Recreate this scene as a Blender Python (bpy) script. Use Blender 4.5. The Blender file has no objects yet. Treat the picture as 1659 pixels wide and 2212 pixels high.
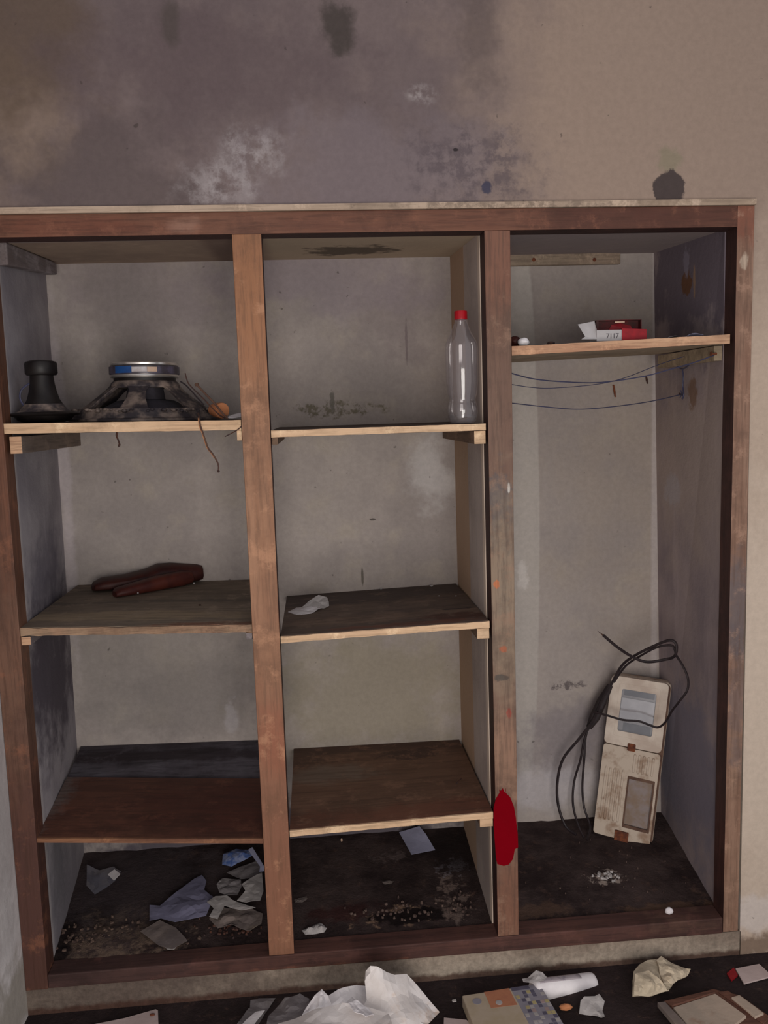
import bpy, bmesh, math, random
from mathutils import Vector, noise as mnoise
random.seed(7)
C = bpy.context.scene.collection
sc = bpy.context.scene
PI = math.pi

# ------------------------------------------------------------------ camera
CAM = Vector((0.8303, -2.1984, 1.5948)); YAW, PITCH, ROLL, FPX = 0.08020, -0.11720, -0.031453, 1827.79
cy_, sy_ = math.cos(YAW), math.sin(YAW)
FW = Vector((sy_*math.cos(PITCH), cy_*math.cos(PITCH), math.sin(PITCH)))
r_ = Vector((cy_, -sy_, 0)); u_ = r_.cross(FW)
RT = r_*math.cos(ROLL)+u_*math.sin(ROLL); UP = -r_*math.sin(ROLL)+u_*math.cos(ROLL)
cd = bpy.data.cameras.new('camera'); cam = bpy.data.objects.new('camera', cd); C.objects.link(cam)
from mathutils import Matrix
m3 = Matrix((RT, UP, -FW)).transposed()
cam.matrix_world = Matrix.Translation(CAM) @ m3.to_4x4()
cd.sensor_fit = 'HORIZONTAL'; cd.sensor_width = 36.0; cd.lens = 36.0*FPX/1659.0
cd.clip_start = 0.05
sc.camera = cam

# ------------------------------------------------------------------ world, lights, exposure
w = bpy.data.worlds.new('world'); sc.world = w; w.use_nodes = True
bg = w.node_tree.nodes['Background']; bg.inputs[0].default_value = (0.93, 0.93, 1.0, 1); bg.inputs[1].default_value = 0.47
def area(name, loc, target, sx, sy, power, col):
    l = bpy.data.lights.new(name, 'AREA'); l.shape = 'RECTANGLE'; l.size = sx; l.size_y = sy; l.energy = power; l.color = col
    o = bpy.data.objects.new(name, l); C.objects.link(o); o.location = loc
    o.rotation_euler = (Vector(target)-Vector(loc)).to_track_quat('-Z', 'Z').to_euler()
    return o
area('doorway_daylight', (1.05, -3.1, 0.95), (1.05, 0, 1.0), 1.3, 1.7, 56, (1.0, 0.94, 0.88))
sc.view_settings.view_transform = 'Standard'; sc.view_settings.look = 'None'
sc.view_settings.gamma = 1.0; sc.view_settings.use_curve_mapping = False
sc.view_settings.exposure = 0.0

# ------------------------------------------------------------------ point helpers
def ray(px, py): return FW + RT*((px-829.5)/FPX) - UP*((py-1106)/FPX)
def at(px, py, x=None, y=None, z=None):
    d = ray(px, py)
    if y is not None: t = (y-CAM.y)/d.y
    elif x is not None: t = (x-CAM.x)/d.x
    else: t = (z-CAM.z)/d.z
    return CAM + d*t
D = 0.55                       # depth of the alcove
FZ0, FZS = 0.118, 0.105        # alcove floor: height at the sill and its rise towards the back
def floor_z(y): return FZ0 + FZS*max(0, y-0.06)
def at_fl(px, py, h=0.0):      # point on the sloping alcove floor, raised by h
    d = ray(px, py)            # z = a + b y
    a = FZ0-FZS*0.06+h; t = (a + FZS*CAM.y - CAM.z)/(d.z-FZS*d.y)
    return CAM+d*t

# ------------------------------------------------------------------ materials
def lin(c):
    c = c/255.0
    return c/12.92 if c <= 0.04045 else ((c+0.055)/1.055)**2.4
def col(r, g, b): return (lin(r), lin(g), lin(b), 1)
class NT:
    def __init__(s, name):
        s.m = bpy.data.materials.new(name); s.m.use_nodes = True; s.t = s.m.node_tree; s.n = s.t.nodes; s.l = s.t.links
        s.p = s.n['Principled BSDF']; s.out = s.n['Material Output']
    def new(s, k, **kw):
        n = s.n.new(k)
        for a, v in kw.items(): setattr(n, a, v)
        return n
    def link(s, a, b): s.l.new(a, b)
    def pos(s, local=False):
        if local: return s.new('ShaderNodeTexCoord').outputs['Object']
        return s.new('ShaderNodeNewGeometry').outputs['Position']
    def noise(s, vec, scale, detail=4, rough=0.6, stretch=(1, 1, 1), off=(0, 0, 0)):
        mp = s.new('ShaderNodeMapping'); mp.inputs['Scale'].default_value = stretch; mp.inputs['Location'].default_value = off
        s.link(vec, mp.inputs[0]); n = s.new('ShaderNodeTexNoise'); n.inputs['Scale'].default_value = scale
        n.inputs['Detail'].default_value = detail; n.inputs['Roughness'].default_value = rough
        s.link(mp.outputs[0], n.inputs['Vector']); return n.outputs['Fac']
    def ramp(s, fac, a, b, v0=0.0, v1=1.0):
        r = s.new('ShaderNodeMapRange'); r.interpolation_type = 'SMOOTHSTEP'
        r.inputs['From Min'].default_value = a; r.inputs['From Max'].default_value = b
        r.inputs['To Min'].default_value = v0; r.inputs['To Max'].default_value = v1
        s.link(fac, r.inputs['Value']); return r.outputs['Result']
    def mix(s, fac, a, b):
        m = s.new('ShaderNodeMix', data_type='RGBA')
        if isinstance(fac, float): m.inputs[0].default_value = fac
        else: s.link(fac, m.inputs[0])
        for v, i in ((a, 6), (b, 7)):
            if isinstance(v, tuple): m.inputs[i].default_value = v
            else: s.link(v, m.inputs[i])
        return m.outputs[2]
    def math(s, op, a, b=0.0):
        m = s.new('ShaderNodeMath', operation=op)
        for v, i in ((a, 0), (b, 1)):
            if isinstance(v, (int, float)): m.inputs[i].default_value = v
            else: s.link(v, m.inputs[i])
        return m.outputs[0]
    def bump(s, h, strength, dist=0.01):
        b = s.new('ShaderNodeBump'); b.inputs['Strength'].default_value = strength; b.inputs['Distance'].default_value = dist
        s.link(h, b.inputs['Height']); s.link(b.outputs[0], s.p.inputs['Normal'])
    # a patch: centre, radii in world metres, ragged edge
    def patch(s, vec, base, c, r, colour, strength=1.0, soft=0.5, warp=0.6, wscale=14, seed=0.0, rough_in=0.0):
        mp = s.new('ShaderNodeVectorMath', operation='SUBTRACT'); s.link(vec, mp.inputs[0]); mp.inputs[1].default_value = c
        dv = s.new('ShaderNodeVectorMath', operation='DIVIDE'); s.link(mp.outputs[0], dv.inputs[0]); dv.inputs[1].default_value = r
        ln = s.new('ShaderNodeVectorMath', operation='LENGTH'); s.link(dv.outputs[0], ln.inputs[0])
        nz = s.noise(vec, wscale, 4, 0.65, off=(seed, seed*1.7, -seed))
        e = s.math('ADD', ln.outputs['Value'], s.math('MULTIPLY', s.math('SUBTRACT', nz, 0.5), warp*5))
        f = s.ramp(e, 1.0+soft/2, 1.0-soft/2 if soft < 2 else 0.0, 0.0, strength)
        if rough_in: f = s.math('MULTIPLY', f, s.ramp(s.noise(vec, wscale*1.1, 7, 0.72, off=(seed+3, 0, 0)), 0.5-rough_in*.5, 0.5+rough_in*.5, 0, 1))
        return s.mix(f, base, colour)
BIG = 50.0
def plaster(name, c1, c2, c3, patches=(), scale=2.2, rough=0.95, bump=0.2, fine=0.07, dust=None):
    t = NT(name); v = t.pos()
    b = t.mix(t.ramp(t.noise(v, scale, 5, 0.6), 0.35, 0.65), c1, c2)
    b = t.mix(t.ramp(t.noise(v, scale*2.7, 6, 0.65, off=(4, 2, 9)), 0.5, 0.75, 0, 0.6), b, c3)
    for p in patches: b = t.patch(v, b, **p)
    nf = t.noise(v, 60, 5, 0.7)
    g = t.ramp(nf, 0.25, 0.75, 1.0-fine, 1.0+fine)
    mm = t.new('ShaderNodeMix', data_type='RGBA', blend_type='MULTIPLY'); mm.inputs[0].default_value = 1.0
    cc = t.new('ShaderNodeCombineColor'); [t.link(g, cc.inputs[i]) for i in range(3)]
    t.link(b, mm.inputs[6]); t.link(cc.outputs[0], mm.inputs[7])
    b = mm.outputs[2]
    # small pocks
    pk = t.ramp(t.noise(v, 38, 3, 0.5, off=(7, 7, 7)), 0.70, 0.76, 0, 0.55)
    b = t.mix(pk, b, (0.05, 0.04, 0.035, 1))
    t.link(b, t.p.inputs['Base Color']); t.p.inputs['Roughness'].default_value = rough
    t.p.inputs['Specular IOR Level'].default_value = 0.2
    t.bump(t.noise(v, 25, 6, 0.7), bump, 0.01)
    return t.m
def wood(name, c1, c2, c3, axis='z', scale=10, rough=0.6, patches=(), spec=0.35, local=False, worn=0.5, grey=None):
    t = NT(name); v = t.pos(local)
    st = {'x': (0.06, 1, 1), 'y': (1, 0.06, 1), 'z': (1, 1, 0.06)}[axis]
    b = t.mix(t.ramp(t.noise(v, scale*4, 5, 0.65, stretch=st), 0.32, 0.68), c1, c2)
    b = t.mix(t.ramp(t.noise(v, scale*.45, 5, 0.65, off=(3, 1, 2)), 0.5-0.12, 0.72, 0, worn), b, c3)
    for p in patches: b = t.patch(v, b, **p)
    dk = tuple([x*0.45 for x in c2[:3]]+[1]); lt = tuple([min(1, x*1.45) for x in c1[:3]]+[1])
    b = t.mix(t.ramp(t.noise(v, scale*14, 4, 0.7, stretch=st, off=(9, 4, 6)), 0.46, 0.64, 0, 0.45), b, dk)
    b = t.mix(t.ramp(t.noise(v, 5, 7, 0.72, off=(1, 7, 3)), 0.47, 0.66, 0, 0.5), b, dk)
    b = t.mix(t.ramp(t.noise(v, 11, 7, 0.75, off=(8, 2, 3)), 0.52, 0.66, 0, 0.55), b, lt)
    t.link(b, t.p.inputs['Base Color']); t.p.inputs['Roughness'].default_value = rough
    t.p.inputs['Specular IOR Level'].default_value = spec
    t.bump(t.noise(v, scale*9, 5, 0.6, stretch=st), 0.25, 0.004)
    return t.m
def plain(name, c1, c2=None, scale=30, rough=0.7, metal=0.0, spec=0.4, bump=0.0, local=False, lo=0.35, hi=0.65):
    t = NT(name); v = t.pos(local)
    c2 = c2 or tuple([x*0.7 for x in c1[:3]]+[1])
    t.link(t.mix(t.ramp(t.noise(v, scale, 4, 0.6), lo, hi), c1, c2), t.p.inputs['Base Color'])
    t.p.inputs['Roughness'].default_value = rough; t.p.inputs['Metallic'].default_value = metal
    t.p.inputs['Specular IOR Level'].default_value = spec
    if bump: t.bump(t.noise(v, scale*2, 5, 0.6), bump, 0.003)
    return t.m

def pw(px, py, y): p = at(px, py, y=y); return (p.x, p.y, p.z)
def P2(px, py, rx, rz, colour, **k):     # patch on the main wall
    p = at(px, py, y=0); return dict(c=(p.x, 0, p.z), r=(rx, BIG, rz), colour=colour, **k)
def PB(px, py, rx, rz, colour, **k):     # patch on the alcove's back wall
    p = at(px, py, y=D); return dict(c=(p.x, D, p.z), r=(rx, BIG, rz), colour=colour, **k)

MAUVE = col(112, 99, 100)
M = {}
M['wall'] = plaster('wall_plaster', col(122, 108, 106), col(110, 97, 97), col(130, 115, 111), patches=[
    P2(1500, 250, 0.52, 0.95, col(158, 138, 123), strength=0.85, soft=0.9, warp=0.25, wscale=5),
    dict(c=(2.25, 0, 0.85), r=(0.55, BIG, 1.18), colour=col(186, 167, 150), strength=0.9, soft=0.35, warp=0.08, wscale=7),
    dict(c=(2.10, 0, 0.75), r=(0.4, BIG, 0.55), colour=col(200, 184, 168), strength=0.7, soft=0.9, warp=0.2, wscale=9, seed=3),
    P2(20, 260, 0.13, 0.16, col(146, 126, 108), strength=0.55, soft=1.2, warp=0.5, wscale=7, seed=2),
    P2(20, 40, 0.18, 0.22, col(100, 84, 72), strength=0.8, soft=1.2, warp=0.6, wscale=6, seed=5),
    P2(160, 370, 0.28, 0.12, col(84, 74, 74), strength=0.55, soft=1.3, warp=0.7, wscale=8, seed=1),
    P2(430, 150, 0.30, 0.12, col(96, 82, 84), strength=0.6, soft=1.5, warp=0.7, wscale=8, seed=4),
    P2(730, 60, 0.04, 0.065, col(66, 60, 56), strength=0.8, soft=0.9, warp=0.4, wscale=18, seed=4),
    P2(368, 55, 0.022, 0.05, col(82, 74, 70), strength=0.7, soft=0.9, warp=0.3, wscale=18, seed=4),
    P2(1030, 80, 0.05, 0.12, col(96, 84, 82), strength=0.6, soft=1.3, warp=0.5, wscale=14, seed=8),
    P2(475, 400, 0.08, 0.045, col(168, 160, 160), strength=0.8, soft=1.6, warp=0.5, wscale=18, seed=3, rough_in=0.2),
    P2(545, 330, 0.065, 0.05, col(168, 160, 160), strength=0.8, soft=1.6, warp=0.5, wscale=20, seed=6, rough_in=0.2),
    P2(910, 205, 0.03, 0.022, col(176, 168, 166), strength=0.6, soft=1.2, warp=0.4, wscale=30, seed=3, rough_in=.2),
    P2(800, 370, 0.26, 0.14, col(126, 115, 119), strength=0.5, soft=1.2, warp=0.6, wscale=9, seed=9),
    P2(1020, 360, 0.15, 0.09, col(92, 82, 86), strength=0.7, soft=1.2, warp=0.6, wscale=22, seed=1, rough_in=0.16),
    P2(1052, 405, 0.012, 0.016, col(66, 66, 84), strength=0.9, soft=0.5, warp=0.4, wscale=50, seed=1),
    P2(1445, 345, 0.03, 0.03, col(138, 128, 108), strength=0.8, soft=0.8, warp=0.4, wscale=30, seed=1),
    P2(1447, 412, 0.042, 0.049, col(78, 68, 66), strength=1.0, soft=0.12, warp=0.16, wscale=24, seed=2),
    P2(985, 323, 0.006, 0.004, col(50, 44, 46), strength=0.9, soft=0.5, warp=0.4, wscale=60),
    P2(1640, 2040, 0.34, 0.035, col(96, 74, 58), strength=0.7, soft=0.8, warp=0.6, wscale=22, seed=3),
    P2(1630, 1980, 0.10, 0.06, col(200, 190, 184), strength=0.7, soft=0.7, warp=0.5, wscale=15, seed=7),
    ])
M['niche'] = plaster('niche_plaster', col(170, 160, 154), col(152, 143, 139), col(174, 163, 150), scale=3.0, bump=0.15, fine=0.08, patches=[
    PB(1450, 1000, 0.35, 0.5, col(144, 131, 119), strength=0.45, soft=1.5, warp=0.6, wscale=6),
    PB(720, 885, 0.13, 0.022, col(108, 101, 81), strength=0.8, soft=0.5, warp=0.6, wscale=28, seed=2, rough_in=0.12),
    PB(718, 868, 0.008, 0.035, col(112, 108, 99), strength=0.8, soft=0.5, warp=0.4, wscale=40, seed=2),
    PB(850, 690, 0.10, 0.12, col(126, 115, 117), strength=0.5, soft=1.3, warp=0.6, wscale=10, seed=5),
    PB(878, 740, 0.004, 0.07, col(112, 99, 101), strength=0.6, soft=0.6, warp=0.3, wscale=30, seed=5),
    PB(930, 1020, 0.07, 0.10, col(192, 187, 185), strength=0.7, soft=0.9, warp=0.5, wscale=9, seed=1),
    PB(430, 1500, 0.28, 0.13, col(108, 101, 101), strength=0.55, soft=1.3, warp=0.5, wscale=8, seed=1),
    PB(360, 1440, 0.4, 0.2, col(137, 131, 126), strength=0.5, soft=1.0, warp=0.5, wscale=8, seed=2),
    PB(800, 1500, 0.3, 0.18, col(149, 140, 122), strength=0.7, soft=1.0, warp=0.5, wscale=8, seed=2),
    PB(700, 600, 0.3, 0.1, col(144, 133, 140), strength=0.6, soft=1.0, warp=0.5, wscale=8, seed=3),
    PB(300, 640, 0.3, 0.12, col(142, 131, 133), strength=0.7, soft=1.2, warp=0.5, wscale=8, seed=3),
    PB(270, 690, 0.12, 0.2, col(126, 119, 115), strength=0.5, soft=1.4, warp=0.5, wscale=8, seed=6),
    PB(1130, 1100, 0.055, 0.95, col(189, 183, 176), strength=0.55, soft=0.12, warp=0.03, wscale=5, seed=3),
    PB(1250, 1600, 0.20, 0.12, col(117, 110, 119), strength=0.5, soft=1.0, warp=0.5, wscale=10, seed=4),
    PB(1180, 1700, 0.16, 0.07, col(194, 189, 194), strength=0.55, soft=1.2, warp=0.5, wscale=10, seed=2),
    PB(1225, 1478, 0.05, 0.015, col(88, 79, 81), strength=0.8, soft=0.6, warp=0.7, wscale=40, seed=2, rough_in=0.1),
    PB(783, 1245, 0.004, 0.03, col(94, 88, 79), strength=0.8, soft=0.5, warp=0.2, wscale=40, seed=2),
    PB(805, 1122, 0.010, 0.004, col(67, 61, 56), strength=0.8, soft=0.5, warp=0.5, wscale=60, seed=2),
    PB(1130, 1250, 0.02, 0.05, col(209, 203, 198), strength=0.6, soft=0.6, warp=0.5, wscale=30, seed=2),
    PB(500, 1550, 0.02, 0.06, col(180, 174, 176), strength=0.5, soft=0.8, warp=0.5, wscale=25, seed=2),
    PB(1415, 1050, 0.012, 1.2, col(189, 180, 180), strength=0.5, soft=0.9, warp=0.15, wscale=8, seed=2),
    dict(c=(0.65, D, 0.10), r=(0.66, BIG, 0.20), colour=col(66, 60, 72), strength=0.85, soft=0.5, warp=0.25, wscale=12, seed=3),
    PB(140, 1050, 0.02, 0.5, col(198, 187, 192), strength=0.4, soft=1.0, warp=0.4, wscale=10, seed=2),
    ])
def stripe(t, v, base, axis, a, b, colour, strength=1.0, soft=0.006):
    sp = t.new('ShaderNodeSeparateXYZ'); t.link(v, sp.inputs[0]); o = sp.outputs['XYZ'.index(axis)]
    f = t.math('MULTIPLY', t.ramp(o, a-soft, a+soft), t.ramp(o, b+soft, b-soft))
    return t.mix(t.math('MULTIPLY', f, strength), base, colour)
def sideplaster(name, c1, c2, stripes=(), patches=()):
    t = NT(name); v = t.pos()
    b = t.mix(t.ramp(t.noise(v, 4, 5, 0.6), 0.35, 0.65), c1, c2)
    b = t.mix(t.ramp(t.noise(v, 14, 5, 0.65, stretch=(1, 1, .15)), 0.5, 0.8, 0, .4), b, tuple([x*1.5 for x in c1[:3]]+[1]))
    for s_ in stripes: b = stripe(t, v, b, *s_)
    for p in patches: b = t.patch(v, b, **p)
    t.link(b, t.p.inputs['Base Color']); t.p.inputs['Roughness'].default_value = 0.95; t.p.inputs['Specular IOR Level'].default_value = .2
    t.bump(t.noise(v, 25, 6, 0.7), 0.2, 0.01); return t.m
def PX(px, py, x, ry, rz, colour, **k):
    p = at(px, py, x=x); return dict(c=(x, p.y, p.z), r=(BIG, ry, rz), colour=colour, **k)
M['niche_l'] = sideplaster('left_reveal_plaster', col(164, 158, 162), col(142, 136, 142),
    stripes=[('Y', 0.05, 0.085, col(200, 192, 190), 0.8, 0.012)],
    patches=[PX(110, 1450, 0.04, 0.3, 0.22, col(78, 70, 80), strength=0.85, soft=1.0, warp=0.5, wscale=12),
             PX(100, 1250, 0.04, 0.2, 0.12, col(96, 92, 104), strength=0.6, soft=1.0, warp=0.5, wscale=12),
             PX(120, 1880, 0.04, 0.1, 0.12, col(100, 98, 104), strength=0.5, soft=1.0, warp=0.5, wscale=12)])
M['niche_r'] = sideplaster('right_reveal_plaster', col(156, 142, 142), col(136, 124, 128),
    patches=[PX(1500, 560, 1.95, 0.34, 0.22, col(108, 98, 108), strength=0.9, soft=0.5, warp=0.5, wscale=9),
             PX(1480, 1000, 1.95, 0.4, 0.25, col(170, 154, 144), strength=0.6, soft=1.3, warp=0.5, wscale=9, seed=2),
             PX(1478, 612, 1.95, 0.035, 0.035, col(110, 76, 54), strength=0.95, soft=0.3, warp=0.3, wscale=30, seed=2),
             PX(1495, 605, 1.95, 0.008, 0.045, col(160, 130, 104), strength=0.8, soft=0.5, warp=0.3, wscale=30, seed=2),
             PX(1478, 565, 1.95, 0.02, 0.04, col(140, 132, 146), strength=0.8, soft=0.5, warp=0.5, wscale=30, seed=5),
             PX(1486, 850, 1.95, 0.03, 0.045, col(124, 96, 76), strength=0.8, soft=0.5, warp=0.4, wscale=30, seed=5),
             PX(1440, 1060, 1.95, 0.05, 0.05, col(168, 162, 166), strength=0.6, soft=0.9, warp=0.6, wscale=20, seed=5),
             PX(1470, 1650, 1.95, 0.4, 0.25, col(122, 118, 132), strength=0.8, soft=1.0, warp=0.5, wscale=9, seed=7)])
M['partition'] = sideplaster('partition_plaster', col(190, 176, 168), col(168, 154, 148),
    stripes=[('Y', 0.30, 0.9, col(186, 156, 130), 0.9, 0.008), ('Y', 0.04, 0.085, col(225, 205, 185), 0.7, 0.008), ('Y', 0.18, 0.19, col(170, 162, 160), 0.4, 0.01)])
M['niche_c'] = sideplaster('niche_ceiling_plaster', col(168, 146, 128), col(150, 130, 116),
    stripes=[('Y', 0.05, 0.085, col(170, 160, 158), 0.9, 0.008), ('X', 0.56, 0.66, col(112, 92, 84), 0.7, 0.02), ('X', 1.35, 2.1, col(150, 142, 150), 0.6, 0.02),
             ('X', 0.72, 1.3, col(200, 182, 156), 0.5, 0.02)],
    patches=[dict(c=(0.97, 0.36, 2.06), r=(0.12, 0.10, BIG), colour=col(70, 60, 52), strength=0.8, soft=0.5, warp=0.5, wscale=16)])
M['leftwall'] = plaster('left_wall_plaster', col(226, 220, 218), col(208, 202, 200), col(190, 182, 178), scale=4,
    patches=[PX(30, 1750, -0.002, 0.4, 0.3, col(170, 162, 160), strength=0.6, soft=1.4, warp=0.5, wscale=9),
             PX(45, 2150, -0.002, 0.6, 0.09, col(160, 152, 140), strength=0.8, soft=0.8, warp=0.5, wscale=12)])
M['kerb'] = plaster('kerb_concrete', col(150, 136, 122), col(128, 114, 102), col(108, 94, 84), scale=6, fine=0.25, bump=0.5, patches=[
    P2(250, 2130, 0.45, 0.3, col(78, 66, 62), strength=0.7, soft=1.3, warp=0.5, wscale=9, seed=3),
    P2(1150, 2090, 0.5, 0.035, col(158, 146, 132), strength=0.7, soft=1.2, warp=0.4, wscale=12, seed=1),
    dict(c=(1.0, 0, 0.0), r=(BIG, BIG, 0.017), colour=col(70, 46, 38), strength=0.85, soft=0.9, warp=0.35, wscale=20)])
# dark earthy alcove floor
def dirt(name, base, base2, patches, rough=0.9):
    t = NT(name); v = t.pos()
    b = t.mix(t.ramp(t.noise(v, 6, 6, 0.7), 0.35, 0.65), base, base2)
    b = t.mix(t.ramp(t.noise(v, 22, 6, 0.75, off=(5, 5, 5)), 0.54, 0.72, 0, 0.6), b, col(104, 80, 70))
    for p in patches: b = t.patch(v, b, **p)
    b = t.mix(t.ramp(t.noise(v, 90, 4, 0.7, off=(1, 5, 5)), 0.70, 0.78, 0, 0.5), b, col(140, 128, 124))
    t.link(b, t.p.inputs['Base Color']); t.p.inputs['Roughness'].default_value = rough; t.p.inputs['Specular IOR Level'].default_value = .2
    t.bump(t.noise(v, 30, 7, 0.75), 0.8, 0.02); return t.m
def PF(px, py, rx, ry, colour, **k):
    p = at_fl(px, py); return dict(c=tuple(p), r=(rx, ry, BIG), colour=colour, **k)
M['nfloor'] = dirt('niche_floor_dirt', col(78, 64, 62), col(46, 34, 34), [
    PF(240, 2030, 0.17, 0.12, col(124, 104, 90), strength=0.9, soft=0.7, warp=0.7, wscale=22, rough_in=0.2),
    PF(300, 1900, 0.25, 0.2, col(70, 62, 66), strength=0.6, soft=1.0, warp=0.5, wscale=12),
    PF(130, 2040, 0.03, 0.12, col(28, 18, 20), strength=0.9, soft=0.7, warp=0.4, wscale=20),
    PF(850, 1975, 0.10, 0.035, col(150, 122, 102), strength=0.9, soft=0.5, warp=0.9, wscale=26, rough_in=0.1),
    PF(900, 1975, 0.11, 0.03, col(30, 20, 20), strength=1.0, soft=0.4, warp=0.5, wscale=20, seed=3),
    PF(980, 1935, 0.04, 0.10, col(130, 112, 104), strength=0.8, soft=0.5, warp=0.9, wscale=30, seed=1, rough_in=0.1),
    PF(978, 1870, 0.05, 0.035, col(130, 124, 132), strength=0.8, soft=0.5, warp=0.8, wscale=30, seed=1, rough_in=0.1),
    PF(840, 1850, 0.05, 0.03, col(104, 90, 88), strength=0.7, soft=0.5, warp=0.8, wscale=30, seed=4, rough_in=0.1),
    PF(740, 1970, 0.09, 0.04, col(64, 30, 28), strength=0.7, soft=1, warp=0.6, wscale=18, seed=4),
    PF(990, 1830, 0.1, 0.12, col(30, 20, 20), strength=0.8, soft=1, warp=0.4, wscale=18, seed=4),
    PF(1310, 1893, 0.042, 0.03, col(176, 160, 150), strength=1.0, soft=0.3, warp=0.8, wscale=40, seed=2, rough_in=0.1),
    PF(1450, 1960, 0.12, 0.03, col(110, 84, 68), strength=0.7, soft=0.8, warp=0.7, wscale=24, seed=2),
    PF(1160, 1965, 0.1, 0.03, col(104, 80, 66), strength=0.6, soft=0.8, warp=0.7, wscale=24, seed=5),
    ])
M['floor'] = dirt('floor_dark_concrete', col(58, 46, 46), col(42, 32, 32), [])

# timber: warm front faces, darker faces on the sides
def PW(px, py, rx, rz, colour, **k): return P2(px, py, rx, rz, colour, **k)
M['post'] = wood('post_timber', col(160, 118, 90), col(146, 104, 77), col(130, 90, 67), 'z', 9, patches=[
    PW(560, 640, 0.1, 0.25, col(154, 104, 70), strength=0.7, soft=1.4, warp=0.3, wscale=6),
    PW(610, 1850, 0.12, 0.45, col(124, 80, 62), strength=0.75, soft=1.6, warp=0.3, wscale=6),
    PW(595, 1600, 0.05, 0.08, col(150, 84, 60), strength=0.4, soft=1.2, warp=0.4, wscale=9)])
M['post_b'] = wood('worn_post_timber', col(124, 97, 80), col(112, 85, 72), col(100, 70, 56), 'z', 9, patches=[
    PW(1080, 1080, 0.028, 0.07, col(84, 78, 80), strength=0.85, soft=0.8, warp=0.8, wscale=24),
    PW(1085, 1200, 0.022, 0.12, col(92, 84, 80), strength=0.7, soft=0.8, warp=0.9, wscale=26, seed=3, rough_in=0.1),
    PW(1085, 1300, 0.05, 0.25, col(146, 128, 108), strength=0.7, soft=1.2, warp=0.5, wscale=10, seed=3),
    PW(1072, 1262, 0.008, 0.011, col(190, 110, 66), strength=0.9, soft=0.5, warp=0.5, wscale=50, seed=3),
    PW(1087, 1402, 0.012, 0.010, col(180, 100, 66), strength=0.9, soft=0.5, warp=0.5, wscale=50, seed=5),
    PW(1098, 1540, 0.006, 0.016, col(150, 44, 34), strength=0.9, soft=0.5, warp=0.5, wscale=50, seed=5),
    PW(1083, 1462, 0.022, 0.008, col(70, 66, 62), strength=0.8, soft=0.5, warp=0.5, wscale=40, seed=1),
    PW(1098, 1055, 0.003, 0.012, col(226, 222, 214), strength=0.7, soft=0.8, warp=0.3, wscale=50, seed=5),
    PW(1095, 1640, 0.05, 0.12, col(156, 120, 98), strength=0.6, soft=1.0, warp=0.5, wscale=10, seed=3),
    PW(1100, 1960, 0.06, 0.12, col(124, 84, 66), strength=0.8, soft=0.8, warp=0.3, wscale=10, seed=3),
    PW(1078, 560, 0.07, 0.14, col(128, 84, 66), strength=0.7, soft=1.2, warp=0.4, wscale=8, seed=3)])
M['header'] = wood('header_timber', col(114, 74, 56), col(100, 62, 48), col(128, 88, 68), 'x', 9, worn=.5, patches=[
    PW(1420, 470, 0.3, 0.05, col(78, 44, 35), strength=0.7, soft=1.0, warp=0.4, wscale=8),
    PW(400, 488, 0.04, 0.02, col(160, 122, 104), strength=0.6, soft=1.0, warp=0.4, wscale=20),
    PW(150, 490, 0.2, 0.02, col(110, 62, 46), strength=0.6, soft=1.0, warp=0.4, wscale=10)])
M['jamb_l'] = wood('left_jamb_timber', col(116, 74, 54), col(96, 62, 47), col(86, 64, 52), 'z', 9, patches=[
    PW(30, 1500, 0.2, 0.25, col(112, 82, 66), strength=0.7, soft=1.0, warp=0.4, wscale=9),
    PW(70, 1950, 0.2, 0.35, col(78, 50, 44), strength=0.9, soft=1.2, warp=0.4, wscale=8)])
M['jamb_r'] = wood('right_jamb_timber', col(150, 119, 100), col(132, 100, 82), col(118, 82, 67), 'z', 9, patches=[
    PW(1610, 470, 0.1, 0.07, col(130, 78, 60), strength=0.8, soft=0.9, warp=0.4, wscale=9),
    PW(1605, 565, 0.012, 0.02, col(196, 176, 156), strength=0.8, soft=0.5, warp=0.4, wscale=30),
    PW(1595, 1330, 0.05, 0.13, col(96, 88, 90), strength=0.8, soft=1.0, warp=0.5, wscale=16),
    PW(1590, 1500, 0.02, 0.2, col(92, 84, 88), strength=0.5, soft=1.0, warp=0.7, wscale=20)])
M['sill'] = wood('sill_timber', col(84, 54, 48), col(66, 42, 38), col(100, 64, 52), 'x', 8, rough=.75, patches=[
    PW(200, 2100, 0.3, 0.05, col(64, 46, 44), strength=0.7, soft=1.0, warp=0.4, wscale=9),
    PW(700, 2090, 0.25, 0.012, col(130, 84, 64), strength=0.5, soft=1.0, warp=0.7, wscale=22),
    PW(1480, 2000, 0.1, 0.02, col(96, 70, 58), strength=0.6, soft=1.0, warp=0.7, wscale=22)])
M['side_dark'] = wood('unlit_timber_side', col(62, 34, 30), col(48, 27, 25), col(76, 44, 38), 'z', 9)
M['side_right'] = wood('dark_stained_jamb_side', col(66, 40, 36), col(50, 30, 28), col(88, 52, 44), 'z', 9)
M['batten'] = wood('pale_batten', col(190, 168, 148), col(176, 154, 134), col(150, 130, 112), 'x', 8, rough=.8, patches=[
    PW(1180, 445, 0.38, 0.03, col(128, 112, 98), strength=0.8, soft=0.6, warp=0.5, wscale=30, rough_in=0.15),
    PW(1520, 440, 0.2, 0.03, col(150, 130, 110), strength=0.6, soft=0.6, warp=0.5, wscale=30)])
M['fresh'] = wood('fresh_cut_pine', col(222, 190, 156), col(210, 174, 138), col(196, 158, 126), 'x', 8, rough=.7)
M['fresh_worn'] = wood('stained_pine_edge', col(196, 154, 122), col(170, 124, 96), col(220, 186, 150), 'x', 10, rough=.7)
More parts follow.
